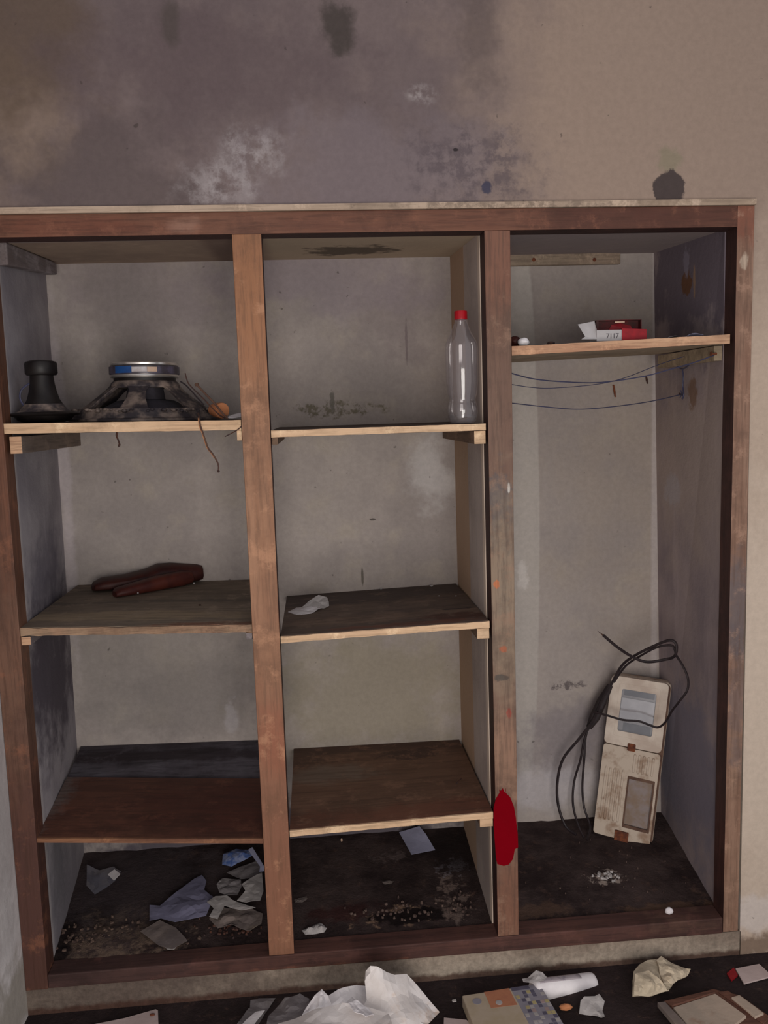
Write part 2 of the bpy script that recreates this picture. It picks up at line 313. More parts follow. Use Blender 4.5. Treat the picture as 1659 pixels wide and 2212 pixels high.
M['edge_grey'] = wood('grubby_edge', col(140, 110, 88), col(110, 86, 70), col(190, 160, 130), 'x', 14, rough=.8)
M['edge_brown'] = wood('brown_edge', col(150, 106, 76), col(112, 72, 54), col(84, 50, 40), 'x', 8, rough=.7)
def PS(px, py, z, rx, ry, colour, **k):
    p = at(px, py, z=z); return dict(c=tuple(p), r=(rx, ry, BIG), colour=colour, **k)
M['sh12'] = wood('dusty_board', col(134, 118, 102), col(120, 106, 92), col(104, 92, 82), 'x', 6, rough=.8, patches=[
    PS(280, 1335, 1.06, 0.4, 0.05, col(156, 136, 110), strength=0.7, soft=0.8, warp=0.5, wscale=10),
    PS(500, 1342, 1.06, 0.2, 0.02, col(122, 78, 58), strength=0.8, soft=0.8, warp=0.5, wscale=16),
    PS(400, 1302, 1.06, 0.5, 0.015, col(92, 84, 78), strength=0.6, soft=0.8, warp=0.4, wscale=16)])
M['sh22'] = wood('stained_board', col(112, 94, 82), col(96, 78, 68), col(78, 64, 60), 'x', 6, rough=.7, patches=[
    PS(800, 1275, 1.02, 0.6, 0.14, col(74, 62, 60), strength=0.85, soft=0.5, warp=0.4, wscale=12),
    PS(900, 1330, 1.02, 0.4, 0.05, col(134, 108, 90), strength=0.6, soft=0.8, warp=0.5, wscale=12),
    PS(1010, 1333, 1.02, 0.12, 0.04, col(74, 38, 28), strength=0.85, soft=0.7, warp=0.5, wscale=16, seed=2),
    PS(880, 1350, 1.02, 0.25, 0.02, col(110, 64, 48), strength=0.7, soft=0.7, warp=0.5, wscale=16, seed=2),
    PS(985, 1318, 1.02, 0.05, 0.008, col(40, 32, 36), strength=0.8, soft=0.5, warp=0.6, wscale=30, seed=2)])
M['sh13'] = wood('reddish_brown_board', col(98, 60, 46), col(80, 48, 38), col(112, 74, 56), 'x', 6, rough=.6, patches=[
    PS(500, 1740, 0.48, 0.25, 0.16, col(74, 34, 28), strength=0.7, soft=1.0, warp=0.4, wscale=8),
    PS(110, 1740, 0.48, 0.05, 0.25, col(110, 100, 96), strength=0.7, soft=0.9, warp=0.6, wscale=16)])
M['sh13b'] = wood('grey_dusty_plank', col(74, 68, 74), col(52, 44, 50), col(104, 100, 108), 'x', 7, rough=.9, worn=.9, patches=[
    PS(360, 1650, 0.49, 0.5, 0.03, col(48, 38, 42), strength=0.8, soft=0.8, warp=0.5, wscale=12),
    PS(190, 1620, 0.49, 0.05, 0.06, col(42, 34, 40), strength=0.9, soft=0.6, warp=0.5, wscale=14)])
M['sh23'] = wood('brown_board', col(124, 92, 74), col(108, 78, 62), col(98, 72, 58), 'x', 6, rough=.65, patches=[
    PS(850, 1605, 0.49, 0.5, 0.04, col(70, 48, 42), strength=0.8, soft=0.8, warp=0.5, wscale=12),
    PS(880, 1622, 0.49, 0.10, 0.04, col(66, 46, 42), strength=0.85, soft=0.5, warp=0.5, wscale=14, seed=4),
    PS(650, 1625, 0.49, 0.10, 0.10, col(78, 56, 46), strength=0.7, soft=0.9, warp=0.5, wscale=14, seed=4),
    PS(720, 1665, 0.49, 0.12, 0.06, col(126, 112, 100), strength=0.6, soft=0.9, warp=0.5, wscale=12, seed=4),
    PS(900, 1745, 0.49, 0.5, 0.06, col(112, 66, 50), strength=0.7, soft=0.9, warp=0.5, wscale=12, seed=4)])
M['sh_top'] = wood('dark_grimy_board', col(90, 74, 64), col(74, 60, 54), col(60, 48, 44), 'x', 6, rough=.8)
M['sh_pale'] = wood('pale_board_underside', col(166, 148, 124), col(152, 134, 112), col(140, 122, 104), 'x', 6, rough=.8)
M['cleat_brown'] = wood('brown_cleat', col(140, 114, 94), col(124, 100, 82), col(110, 84, 68), 'y', 8, rough=.8)
M['cleat_grey'] = wood('painted_grey_cleat', col(142, 134, 136), col(126, 116, 118), col(98, 84, 80), 'y', 12, rough=.8, worn=.8)
M['cleat_left'] = wood('dusty_cleat', col(136, 118, 104), col(124, 108, 98), col(110, 100, 98), 'y', 8, rough=.8)
M['strip'] = wood('pale_strip_wood', col(160, 142, 122), col(146, 128, 112), col(128, 108, 94), 'x', 10, rough=.8)
M['black_plastic'] = plain('black_plastic', col(16, 11, 12), col(30, 25, 24), 16, 0.5, spec=.35)
M['black_metal'] = plain('dusty_black_steel', col(52, 46, 50), col(136, 120, 110), 18, 0.6, spec=.4, lo=.42, hi=.68)
M['dark_cone'] = plain('grey_paper_cone', col(62, 58, 66), col(46, 42, 46), 20, 0.9)
M['chrome'] = plain('polished_steel', col(245, 240, 232), col(220, 214, 208), 12, 0.28, metal=.9)
M['band_dark'] = plain('dark_violet_magnet_band', col(84, 78, 96), col(52, 44, 50), 25, 0.4, spec=.6)
M['blue'] = plain('blue_label', col(28, 72, 130), col(24, 62, 118), 30, 0.5)
M['silver_label'] = plain('silver_label', col(190, 186, 190), col(170, 160, 158), 30, 0.4)
M['tan_label'] = plain('tan_label', col(206, 176, 150), col(190, 160, 140), 30, 0.4)
M['tan'] = plain('orange_tan_cardboard', col(186, 122, 82), col(168, 104, 68), 20, 0.8)
M['rust'] = plain('rust', col(120, 66, 40), col(84, 46, 34), 60, 0.9)
M['brown_wire'] = plain('brown_wire', col(86, 60, 46), col(70, 46, 38), 30, 0.7)
M['orange_wire'] = plain('orange_wire', col(196, 136, 92), col(150, 96, 62), 60, 0.7)
M['blue_wire'] = plain('dark_blue_wire', col(66, 66, 92), col(56, 56, 76), 30, 0.5)
M['black_cable'] = plain('black_cable', col(32, 24, 28), col(44, 34, 36), 40, 0.5)
M['leather'] = plain('dark_red_brown_leather', col(66, 30, 24), col(46, 20, 20), 18, 0.55, spec=.3)
M['leather_l'] = plain('redder_leather', col(84, 38, 28), col(66, 28, 24), 18, 0.55, spec=.3)
M['red'] = plain('red_paint', col(122, 0, 16), col(116, 0, 14), 6, 0.9, spec=.05)
M['red_cap'] = plain('red_cap_plastic', col(176, 14, 28), col(160, 10, 24), 30, 0.4)
M['red_card'] = plain('red_card', col(150, 10, 26), col(130, 8, 22), 40, 0.6)
M['brown_card'] = plain('brown_card', col(50, 24, 20), col(86, 18, 20), 40, 0.7)
M['dark_card'] = plain('dark_card_inside', col(34, 18, 18), col(60, 30, 26), 40, 0.8)
M['ink'] = plain('grey_ink', col(90, 84, 88), col(80, 74, 78), 30, 0.8)
M['white_card'] = plain('white_card', col(186, 182, 182), col(172, 168, 168), 12, 0.7)
def paper(name, c1, c2, stain=None, sc_=9):
    t = NT(name); v = t.pos()
    b = t.mix(t.ramp(t.noise(v, sc_, 5, 0.6), 0.35, 0.65), c1, c2)
    if stain: b = t.mix(t.ramp(t.noise(v, sc_*1.2, 5, 0.6, off=(2, 8, 1)), 0.56, 0.72, 0, .8), b, stain)
    t.link(b, t.p.inputs['Base Color']); t.p.inputs['Roughness'].default_value = .8; t.p.inputs['Specular IOR Level'].default_value = .3
    t.bump(t.noise(v, 60, 4, 0.6), 0.3, 0.003); return t.m
M['paper'] = paper('crumpled_white_paper', col(236, 231, 232), col(216, 210, 212))
M['paper_stain'] = paper('stained_white_paper', col(230, 224, 222), col(208, 200, 196), col(190, 156, 124), 7)
M['paper_grey'] = paper('greyish_paper', col(134, 128, 128), col(112, 106, 108), col(96, 84, 78))
M['paper_blue'] = paper('bluish_grey_paper', col(124, 122, 146), col(108, 106, 128))
M['paper_tan'] = paper('brownish_grey_paper', col(118, 106, 100), col(100, 90, 88), col(140, 126, 112))
M['paper_cool'] = paper('pale_blue_grey_paper', col(146, 146, 168), col(134, 134, 156))
M['beige'] = paper('beige_crumpled_cloth', col(200, 184, 160), col(182, 168, 146), col(154, 136, 114), 12)
M['pinkish'] = paper('pinkish_white_card', col(190, 172, 168), col(178, 160, 156))
M['tile'] = paper('beige_panel', col(176, 158, 142), col(160, 146, 132), col(140, 110, 92), 10)
M['foam'] = plain('grey_foam', col(172, 166, 164), col(158, 152, 150), 20, 0.8)
M['wrapper_blue'] = plain('blue_printed_wrapper', col(120, 128, 156), col(62, 86, 140), 60, 0.5)
M['dark_wood'] = wood('tray_wood', col(104, 68, 54), col(84, 54, 46), col(122, 86, 68), 'x', 10, rough=.7)
M['cream'] = plain('grubby_cream_plastic', col(206, 192, 178), col(182, 164, 150), 14, 0.55, spec=.4)
M['cream_dirty'] = plain('dirty_cream_plastic', col(188, 172, 156), col(146, 120, 100), 22, 0.6, spec=.4, lo=.45, hi=.7)
M['groove'] = plain('brown_rubber_gasket', col(82, 58, 48), col(104, 78, 64), 30, 0.8)
M['meter_face'] = plain('meter_face_grey', col(166, 160, 156), col(136, 130, 128), 20, 0.5)
M['meter_white'] = plain('meter_display_white', col(206, 202, 202), col(190, 186, 186), 20, 0.4)
M['meter_dark'] = plain('meter_dark_grey', col(96, 94, 98), col(74, 70, 72), 20, 0.6)
M['murky'] = plain('murky_film', col(172, 154, 146), col(160, 128, 96), 30, 0.5)
M['chip'] = plain('earthy_chip', col(104, 86, 78), col(66, 50, 46), 60, .9)
M['chip_b'] = plain('brown_earth_chip', col(98, 80, 70), col(60, 44, 40), 60, .95)
M['nail'] = plain('dark_iron', col(58, 44, 44), col(84, 52, 40), 60, 0.7, metal=.3)
def clear(name, tint, haze, hazecol, rough=0.05, refl=0.9):
    t = NT(name); tr = t.new('ShaderNodeBsdfTransparent'); tr.inputs[0].default_value = tint
    gl = t.new('ShaderNodeBsdfGlossy'); gl.inputs['Roughness'].default_value = rough
    df = t.new('ShaderNodeBsdfDiffuse'); df.inputs[0].default_value = hazecol
    fr = t.new('ShaderNodeFresnel'); fr.inputs[0].default_value = 1.5
    a = t.new('ShaderNodeMixShader'); a.inputs[0].default_value = haze; t.link(tr.outputs[0], a.inputs[1]); t.link(df.outputs[0], a.inputs[2])
    b = t.new('ShaderNodeMixShader'); t.link(t.math('MINIMUM', t.math('MULTIPLY', fr.outputs[0], refl), 0.32), b.inputs[0]); t.link(a.outputs[0], b.inputs[1]); t.link(gl.outputs[0], b.inputs[2])
    t.link(b.outputs[0], t.out.inputs[0]); return t.m
M['bottle'] = clear('clear_scuffed_plastic', (0.97, 0.95, 0.96, 1), 0.08, (0.6, 0.57, 0.6, 1), 0.06, 2.2)
M['pane'] = clear('scratched_clear_cover', (0.95, 0.95, 0.96, 1), 0.05, (0.6, 0.6, 0.62, 1), 0.05, 2.5)
M['film'] = clear('thin_clear_film', (0.9, 0.9, 0.95, 1), 0.22, (0.35, 0.35, 0.42, 1), 0.2)
M['water'] = clear('drop_of_water', (0.92, 0.92, 0.92, 1), 0.05, (0.5, 0.5, 0.5, 1), 0.03)

# ------------------------------------------------------------------ mesh builder
class MB:
    def __init__(s): s.v = []; s.f = []; s.mi = []; s.sm = []
    def add(s, vs, fs, mi=0, smooth=False):
        n = len(s.v); s.v += [Vector(v) for v in vs]
        for k, f in enumerate(fs):
            s.f.append([n+i for i in f]); s.mi.append(mi[k] if isinstance(mi, (list, tuple)) else mi); s.sm.append(smooth)
        return s
    def hexa(s, b, mi=0):         # 8 corners: bottom ring 0-3, top ring 4-7
        return s.add(b, [(3, 2, 1, 0), (4, 5, 6, 7), (0, 1, 5, 4), (1, 2, 6, 5), (2, 3, 7, 6), (3, 0, 4, 7)], mi)
    def box(s, x0, x1, y0, y1, z0, z1, mi=0):   # face order: bottom, top, front(-y), right, back, left
        return s.hexa([(x0, y0, z0), (x1, y0, z0), (x1, y1, z0), (x0, y1, z0), (x0, y0, z1), (x1, y0, z1), (x1, y1, z1), (x0, y1, z1)], mi)
    def tube(s, pts, r, n=8, mi=0, caps=True):
        pts = [Vector(p) for p in pts]; k = len(pts); rr = r if isinstance(r, (list, tuple)) else [r]*k
        vs = []; prev = None
        for i, p in enumerate(pts):
            t = (pts[min(i+1, k-1)]-pts[max(i-1, 0)]).normalized()
            if prev is None:
                a = Vector((0, 0, 1)) if abs(t.z) < .9 else Vector((1, 0, 0)); u = t.cross(a).normalized()
            else: u = (prev-t*prev.dot(t)).normalized()
            prev = u; v = t.cross(u)
            vs += [p+(u*math.cos(2*PI*j/n)+v*math.sin(2*PI*j/n))*rr[i] for j in range(n)]
        fs = [(i*n+j, i*n+(j+1) % n, (i+1)*n+(j+1) % n, (i+1)*n+j) for i in range(k-1) for j in range(n)]
        if caps: fs += [tuple(range(n-1, -1, -1)), tuple((k-1)*n+j for j in range(n))]
        return s.add(vs, fs, mi, True)
    def lathe(s, c, prof, n=40, mi=0, axis=None, cap=True, fn=None):   # prof: (r, z)
        c = Vector(c); ax = Vector(axis or (0, 0, 1)).normalized()
        a = Vector((1, 0, 0)) if abs(ax.x) < .9 else Vector((0, 1, 0)); u = (a-ax*a.dot(ax)).normalized(); v = ax.cross(u)
        vs = []
        for r, z in prof:
            for j in range(n):
                th = 2*PI*j/n; q = fn(r, z, th) if fn else r
                vs.append(c+ax*z+(u*math.cos(th)+v*math.sin(th))*q)
        k = len(prof)
        fs = [(i*n+j, i*n+(j+1) % n, (i+1)*n+(j+1) % n, (i+1)*n+j) for i in range(k-1) for j in range(n)]
        if cap: fs += [tuple(range(n-1, -1, -1)), tuple((k-1)*n+j for j in range(n))]
        return s.add(vs, fs, mi, True)
    def build(s, name, mats, parent=None, base=None, bevel=0, solid=0, auto=35, subsurf=0):
        if not isinstance(mats, (list, tuple)): mats = [mats]
        if base is None:
            if parent is not None: base = parent['_w']
            else:
                xs = [v.x for v in s.v]; ys = [v.y for v in s.v]; zs = [v.z for v in s.v]
                base = ((min(xs)+max(xs))/2, (min(ys)+max(ys))/2, min(zs))
        base = Vector(base)
        me = bpy.data.meshes.new(name); me.from_pydata([v-base for v in s.v], [], s.f)
        for m in mats: me.materials.append(m)
        for p, mi, sm in zip(me.polygons, s.mi, s.sm): p.material_index = mi; p.use_smooth = sm
        bm = bmesh.new(); bm.from_mesh(me); bmesh.ops.recalc_face_normals(bm, faces=bm.faces)
        if auto:
            for e in bm.edges:
                if len(e.link_faces) == 2 and e.calc_face_angle(0) > math.radians(auto): e.smooth = False
        bm.to_mesh(me); bm.free()
        o = bpy.data.objects.new(name, me); C.objects.link(o)
        if parent is None: o.location = base
        else:
            o.parent = parent
            if parent.type != 'EMPTY' or True: o.location = base-Vector(parent['_w'])
        o['_w'] = list(base)
        if solid:
            md = o.modifiers.new('thickness', 'SOLIDIFY'); md.thickness = solid; md.offset = 0
        if subsurf:
            md = o.modifiers.new('smooth', 'SUBSURF'); md.levels = subsurf; md.render_levels = subsurf
        if bevel:
            md = o.modifiers.new('bevel', 'BEVEL'); md.width = bevel; md.segments = 2; md.limit_method = 'ANGLE'
        return o
def tag(o, label=None, cat=None, group=None, kind=None):
    if label: o['label'] = label
    if cat: o['category'] = cat
    if group: o['group'] = group
    if kind: o['kind'] = kind
    return o
def thing(name, label, cat, loc, group=None):
    o = bpy.data.objects.new(name, None); C.objects.link(o); o.location = loc; o['_w'] = list(loc); o.empty_display_size = .05
    return tag(o, label, cat, group)
def struct(o, label=None): o['kind'] = 'structure'; tag(o, label); return o
def smooth_path(pts, n=6):
    pts = [Vector(p) for p in pts]; out = []
    for i in range(len(pts)-1):
        p0 = pts[max(i-1, 0)]; p1 = pts[i]; p2 = pts[i+1]; p3 = pts[min(i+2, len(pts)-1)]
        for k in range(n):
            t = k/n; out.append(0.5*((2*p1)+(p2-p0)*t+(2*p0-5*p1+4*p2-p3)*t*t+(3*p1-p0-3*p2+p3)*t**3))
    out.append(pts[-1]); return out
from mathutils.geometry import delaunay_2d_cdt
def sheet(outline, rings=4, amp=0.006, seed=0, up=Vector((0, -0.3, 1)), freq=22, centre=None, lift=0.0, ragged=0.0):
    """a creased sheet: the outline (world points) is triangulated and folded along random creases"""
    rnd = random.Random(seed); pts = [Vector(p) for p in outline]; n0 = len(pts)
    c = sum(pts, Vector())/n0; nrm = Vector()
    for i in range(n0): nrm += (pts[i]-c).cross(pts[(i+1) % n0]-c)
    nrm.normalize(); up = up.normalized()
    if nrm.dot(up) < 0: nrm = -nrm
    U = nrm.orthogonal().normalized(); V = nrm.cross(U)
    size = max((p-c).length for p in pts); step = max(.004, size/(2.2+1.3*rings)); dens = []
    for i in range(n0):
        a, b = pts[i], pts[(i+1) % n0]; k = max(1, int((b-a).length/step))
        for j in range(k): dens.append(a.lerp(b, j/k)+(Vector((rnd.uniform(-1, 1), rnd.uniform(-1, 1), 0))*ragged if j else Vector()))
    P2d = [((p-c).dot(U), (p-c).dot(V)) for p in dens]; nb = len(dens)
    def inside(x, y):
        r = False
        for i in range(nb):
            x1, y1 = P2d[i]; x2, y2 = P2d[(i+1) % nb]
            if (y1 > y) != (y2 > y) and x < (x2-x1)*(y-y1)/(y2-y1)+x1: r = not r
        return r
    inner = []; tries = 0
    while tries < 1500:
        tries += 1; x, y = rnd.uniform(-size, size), rnd.uniform(-size, size)
        if not inside(x, y): continue
        if min((x-a)**2+(y-b)**2 for a, b in P2d+inner) < (step*.62)**2: continue
        inner.append((x, y))
    allp = P2d+inner
    vo, eo, fo, *_ = delaunay_2d_cdt([Vector(p) for p in allp], [(i, (i+1) % nb) for i in range(nb)], [], 1, 1e-7)
    creases = [(rnd.uniform(0, PI), rnd.uniform(0, 1), rnd.uniform(.7, 1.6)*size, rnd.uniform(.5, 1)) for _ in range(4)]
    def h(x, y):
        z_ = 0
        for th, ph, per, w_ in creases:
            q = ((x*math.cos(th)+y*math.sin(th))/per+ph) % 1.0; z_ += w_*(abs(q-.5)*4-1)
        return z_*amp*.8+mnoise.noise(Vector((x*freq, y*freq, seed)))*amp*.9
    w3 = []
    for p in vo:
        best = min(range(nb), key=lambda i: (dens[i]-(c+U*p.x+V*p.y)).length)
        d_ = math.hypot(p.x-P2d[best][0], p.y-P2d[best][1])
        if d_ < 1e-5: w3.append(dens[best]+nrm*max(0, h(p.x, p.y))*.5); continue
        # interpolate the outline's own relief
        ws = 0; off = 0
        for q2, q3 in zip(P2d, dens):
            w_ = 1/(((p.x-q2[0])**2+(p.y-q2[1])**2)**1.5+1e-9); ws += w_; off += w_*(q3-c).dot(nrm)
        f = min(1, d_/(size*.35))
        w3.append(c+U*p.x+V*p.y+nrm*(off/ws)+up*(abs(h(p.x, p.y))*f+lift*f))
    m = MB(); m.add(w3, [tuple(f) for f in fo]); return m

# ================================================================== SETTING
XL, XR = -0.004, 2.001
m = MB()
m.box(-0.30, 3.3, 0.0, 0.85, 2.116, 3.0)            # wall above the frame
m.box(XR, 3.3, 0.0, 0.85, 0.0, 2.116)               # wall right of the frame
wb = struct(m.build('wall_back', M['wall'], base=(0, 0, 0)), 'stained grey-mauve plaster wall around the alcove')
m = MB(); m.hexa([(XL, 0.0, -0.005), (2.003, 0.0, -0.005), (2.003, 0.06, -0.005), (XL, 0.06, -0.005), (XL, 0.0, 0.076), (2.003, 0.0, 0.073), (2.003, 0.06, 0.073), (XL, 0.06, 0.076)])
struct(m.build('trim_1', M['kerb'], base=(0, 0, 0)), 'low rough concrete kerb under the timber sill')
m = MB(); m.box(-0.30, XL, -3.2, 0.0, 0.0, 3.0)
struct(m.build('wall_left', M['leftwall'], base=(0, 0, 0)), 'pale side wall at the left edge')
m = MB(); m.box(-0.3, 3.3, -3.2, 0.0, -0.12, 0.0)
struct(m.build('floor', M['floor'], base=(0, 0, 0)), 'dark dirty floor in front of the alcove')
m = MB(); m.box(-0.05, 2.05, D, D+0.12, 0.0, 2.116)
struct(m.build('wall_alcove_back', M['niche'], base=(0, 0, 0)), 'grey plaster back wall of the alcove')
a1 = at(98, 570, y=D); a2 = at(165, 1640, y=D)
m = MB(); m.hexa([(-0.12, 0.056, 0), (0.052, 0.056, 0), (a2.x, D, 0), (-0.12, D, 0), (-0.12, 0.056, 2.1), (0.055, 0.056, 2.1), (a1.x, D, 2.1), (-0.12, D, 2.1)])
struct(m.build('wall_alcove_left', M['niche_l'], base=(0, 0, 0)), 'left side wall inside the alcove')
b1 = at(1412, 546, y=D); b2 = at(1430, 1728, y=D)
m = MB(); m.hexa([(1.957, 0.056, 0), (2.05, 0.056, 0), (2.05, D, 0), (b2.x, D, 0), (1.951, 0.056, 2.1), (2.05, 0.056, 2.1), (2.05, D, 2.1), (b1.x, D, 2.1)])
struct(m.build('wall_alcove_right', M['niche_r'], base=(0, 0, 0)), 'darker right side wall inside the alcove')
p1 = at(972, 560, y=D); p2 = at(1000, 1700, y=D)
m = MB(); m.hexa([(1.288, 0.056, 0), (1.347, 0.056, 0), (1.347, D, 0), (p2.x, D, 0), (1.283, 0.056, 2.1), (1.347, 0.056, 2.1), (1.347, D, 2.1), (p1.x, D, 2.1)])
struct(m.build('wall_partition', M['partition'], base=(0, 0, 0)), 'thin plastered partition between middle and right bays')
m = MB(); m.hexa([(-0.05, 0.056, 2.049), (2.05, 0.056, 2.053), (2.05, D, 2.082), (-0.05, D, 2.079), (-0.05, 0.056, 2.116), (2.05, 0.056, 2.116), (2.05, D, 2.116), (-0.05, D, 2.116)])
struct(m.build('ceiling_alcove', M['niche_c'], base=(0, 0, 0)), 'brownish soffit of the alcove')
# alcove floor, an uneven dirt surface
m = MB(); nx, ny = 90, 30; vs = []
for j in range(ny+1):
    for i in range(nx+1):
        x = -0.02+2.04*i/nx; y = 0.05+(D-0.05)*j/ny
        h = mnoise.noise(Vector((x*14, y*14, 3)))*0.004+mnoise.noise(Vector((x*40, y*40, 1)))*0.002
        if x < .6 and y < 0.2: h += 0.012*max(0, 1-abs(x-.27)/.26)*max(0, 1-abs(y-.1)/.1)
        vs.append((x, y, floor_z(y)+h-0.004))
m.add(vs, [(j*(nx+1)+i, j*(nx+1)+i+1, (j+1)*(nx+1)+i+1, (j+1)*(nx+1)+i) for j in range(ny) for i in range(nx)], 0, True)
struct(m.build('floor_alcove', M['nfloor'], base=(0, 0, 0), auto=0), 'dark dirt-covered floor inside the alcove')

# ================================================================== WARDROBE FRAME
fr = thing('wardrobe_frame', 'brown timber wardrobe face frame with two posts fixed in the wall', 'wardrobe frame', (1.0, 0.03, 0.07))
Y0, Y1 = -0.006, 0.056
def member(name, mat, side, x0, x1, z0, z1, xb=None, bev=0.0015):
    xb = xb or (x0, x1); m = MB()
    # bottom ring z0 with xb, top ring z1 with x; faces: bottom, top, front, right, back, left
    m.hexa([(xb[0], Y0, z0), (xb[1], Y0, z0), (xb[1], Y1, z0), (xb[0], Y1, z0), (x0, Y0, z1), (x1, Y0, z1), (x1, Y1, z1), (x0, Y1, z1)], [1, 1, 0, 1, 1, 1])
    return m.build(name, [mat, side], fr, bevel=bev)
member('jamb', M['jamb_l'], M['jamb_l'], -0.002, 0.062, 0.076, 2.1, (-0.003, 0.056))
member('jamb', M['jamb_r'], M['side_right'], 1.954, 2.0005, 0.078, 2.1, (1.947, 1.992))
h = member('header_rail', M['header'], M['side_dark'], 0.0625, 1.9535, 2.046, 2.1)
m = MB(); m.hexa([(0.0565, Y0, 0.077), (1.9465, Y0, 0.074), (1.9465, Y1, 0.074), (0.0565, Y1, 0.077), (0.0565, Y0, 0.116), (1.9465, Y0, 0.122), (1.9465, Y1, 0.126), (0.0565, Y1, 0.118)])
m.build('sill_rail', M['sill'], fr, bevel=0.003)
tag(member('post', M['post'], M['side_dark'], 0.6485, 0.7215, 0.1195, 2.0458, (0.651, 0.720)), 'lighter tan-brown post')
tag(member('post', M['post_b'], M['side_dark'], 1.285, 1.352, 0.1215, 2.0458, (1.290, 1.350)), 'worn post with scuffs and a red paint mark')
m = MB(); n = 40
for k in range(n):
    x0 = -0.002+2.004*k/n; x1 = -0.002+2.004*(k+1)/n
    za = 2.1157+0.0012*mnoise.noise(Vector((x0*20, 0, 0))); zb = 2.1157+0.0012*mnoise.noise(Vector((x1*20, 0, 0)))
    m.hexa([(x0, -0.012, 2.1005), (x1, -0.012, 2.1005), (x1, 0.05, 2.1005), (x0, 0.05, 2.1005), (x0, -0.012, za), (x1, -0.012, zb), (x1, 0.05, zb), (x0, 0.05, za)])
m.build('top_batten', M['batten'], fr)
# red paint mark on the worn post
red_px = [(1086, 1702), (1090, 1712), (1093, 1702), (1092, 1712), (1102, 1722), (1110, 1742), (1114, 1765), (1118, 1800), (1119, 1830), (1112, 1834),
          (1108, 1855), (1099, 1867), (1088, 1870), (1074, 1866), (1071, 1850), (1069, 1820), (1066, 1780), (1066, 1745), (1071, 1725), (1079, 1712), (1078, 1705), (1082, 1708)]
m = MB(); q = [at(px, py, y=Y0) for px, py in red_px]; k = len(q)
m.add([Vector((p.x, Y0-0.0012, p.z)) for p in q]+[Vector((p.x, Y0, p.z)) for p in q],
      [tuple(range(k))]+[(i, (i+1) % k, k+(i+1) % k, k+i) for i in range(k)])
m.build('paint_mark', M['red'], fr)['label'] = 'dark red oval paint mark'

# ================================================================== SHELVES
def shelf(name_label, top, edge, x0, x1, zl, zr, th, zbl=None, zbr=None, yback=D-0.001, grp=None, wear=0.0, seed=0, ys=0.0, under=None):
    zbl = zl if zbl is None else zbl; zbr = zr if zbr is None else zbr
    t = thing('shelf', name_label, 'shelf', ((x0+x1)/2, 0.25, (zl+zr)/2-th), grp)
    e = 0.006
    m = MB(); m.hexa([(x0, ys+e, zl-th), (x1, ys+e, zr-th), (x1, yback, zbr-th), (x0, yback, zbl-th), (x0, ys+e, zl), (x1, ys+e, zr), (x1, yback, zbr), (x0, yback, zbl)], [1, 0, 0, 0, 0, 0])
    m.build('board', [top, under or top], t)
    n = 26; m = MB(); rnd = random.Random(seed); pr = None
    tops = [(x0+(x1-x0)*k/n, zl+(zr-zl)*k/n+(rnd.uniform(-wear, 0) if 0 < k < n else 0), zl+(zr-zl)*k/n-th+(rnd.uniform(0, wear) if 0 < k < n else 0)) for k in range(n+1)]
    vs = []
    for x, a, b in tops: vs += [(x, ys, b), (x, ys, a), (x, ys+e, a), (x, ys+e, b)]
    fs = [(k*4+i, k*4+(i+1) % 4, (k+1)*4+(i+1) % 4, (k+1)*4+i) for k in range(n) for i in range(4)]+[(0, 1, 2, 3), (n*4+3, n*4+2, n*4+1, n*4)]
    m.add(vs, fs); m.build('front_edge', edge, t)['label'] = 'pale cut front edge' if edge in (M['fresh'], M['fresh_worn']) else 'worn front edge'
    return t
def zat(px, py, y=0.0): return at(px, py, y=y).z
s11 = shelf('top shelf of left bay with fresh pale edge holding loudspeaker parts', M['sh_top'], M['fresh'], 0.0555, 0.6475, zat(7, 915), zat(522, 907), 0.026, wear=.0008)
s12 = shelf('dusty middle shelf of left bay holding the red-brown pouch', M['sh12'], M['edge_grey'], 0.0575, 0.649, zat(42, 1357), zat(546, 1349), 0.022, zat(140, 1265, D), zat(540, 1252, D), wear=.003, seed=2)
s21 = shelf('top shelf of middle bay holding the plastic bottle', M['sh_top'], M['fresh'], 0.7225, 1.2815, zat(585, 930), zat(1043, 915), 0.018, wear=.0008, seed=3)
s22 = shelf('middle shelf of middle bay with brown stains and crumpled white scrap', M['sh22'], M['fresh'], 0.7225, 1.2825, zat(608, 1375), zat(1048, 1342), 0.0185, zat(608, 1288, D), zat(985, 1260, D), wear=.002, seed=4)
s23 = shelf('empty lowest shelf of middle bay with pale front edge', M['sh23'], M['fresh'], 0.7225, 1.2835, zat(622, 1795), zat(1055, 1755), 0.018, zat(620, 1618, D), zat(997, 1597, D), wear=.001, seed=5)
s31 = shelf('only shelf of right bay, pale board holding small red carton', M['sh_top'], M['fresh_worn'], 1.3535, at(1577, 722, y=0.0).x, zat(1105, 748), zat(1577, 722), 0.024, zbl=zat(1105, 748)+0.003, zbr=zat(1577, 722)+.003, yback=0.44, wear=.001, seed=6, under=M['sh_pale'])
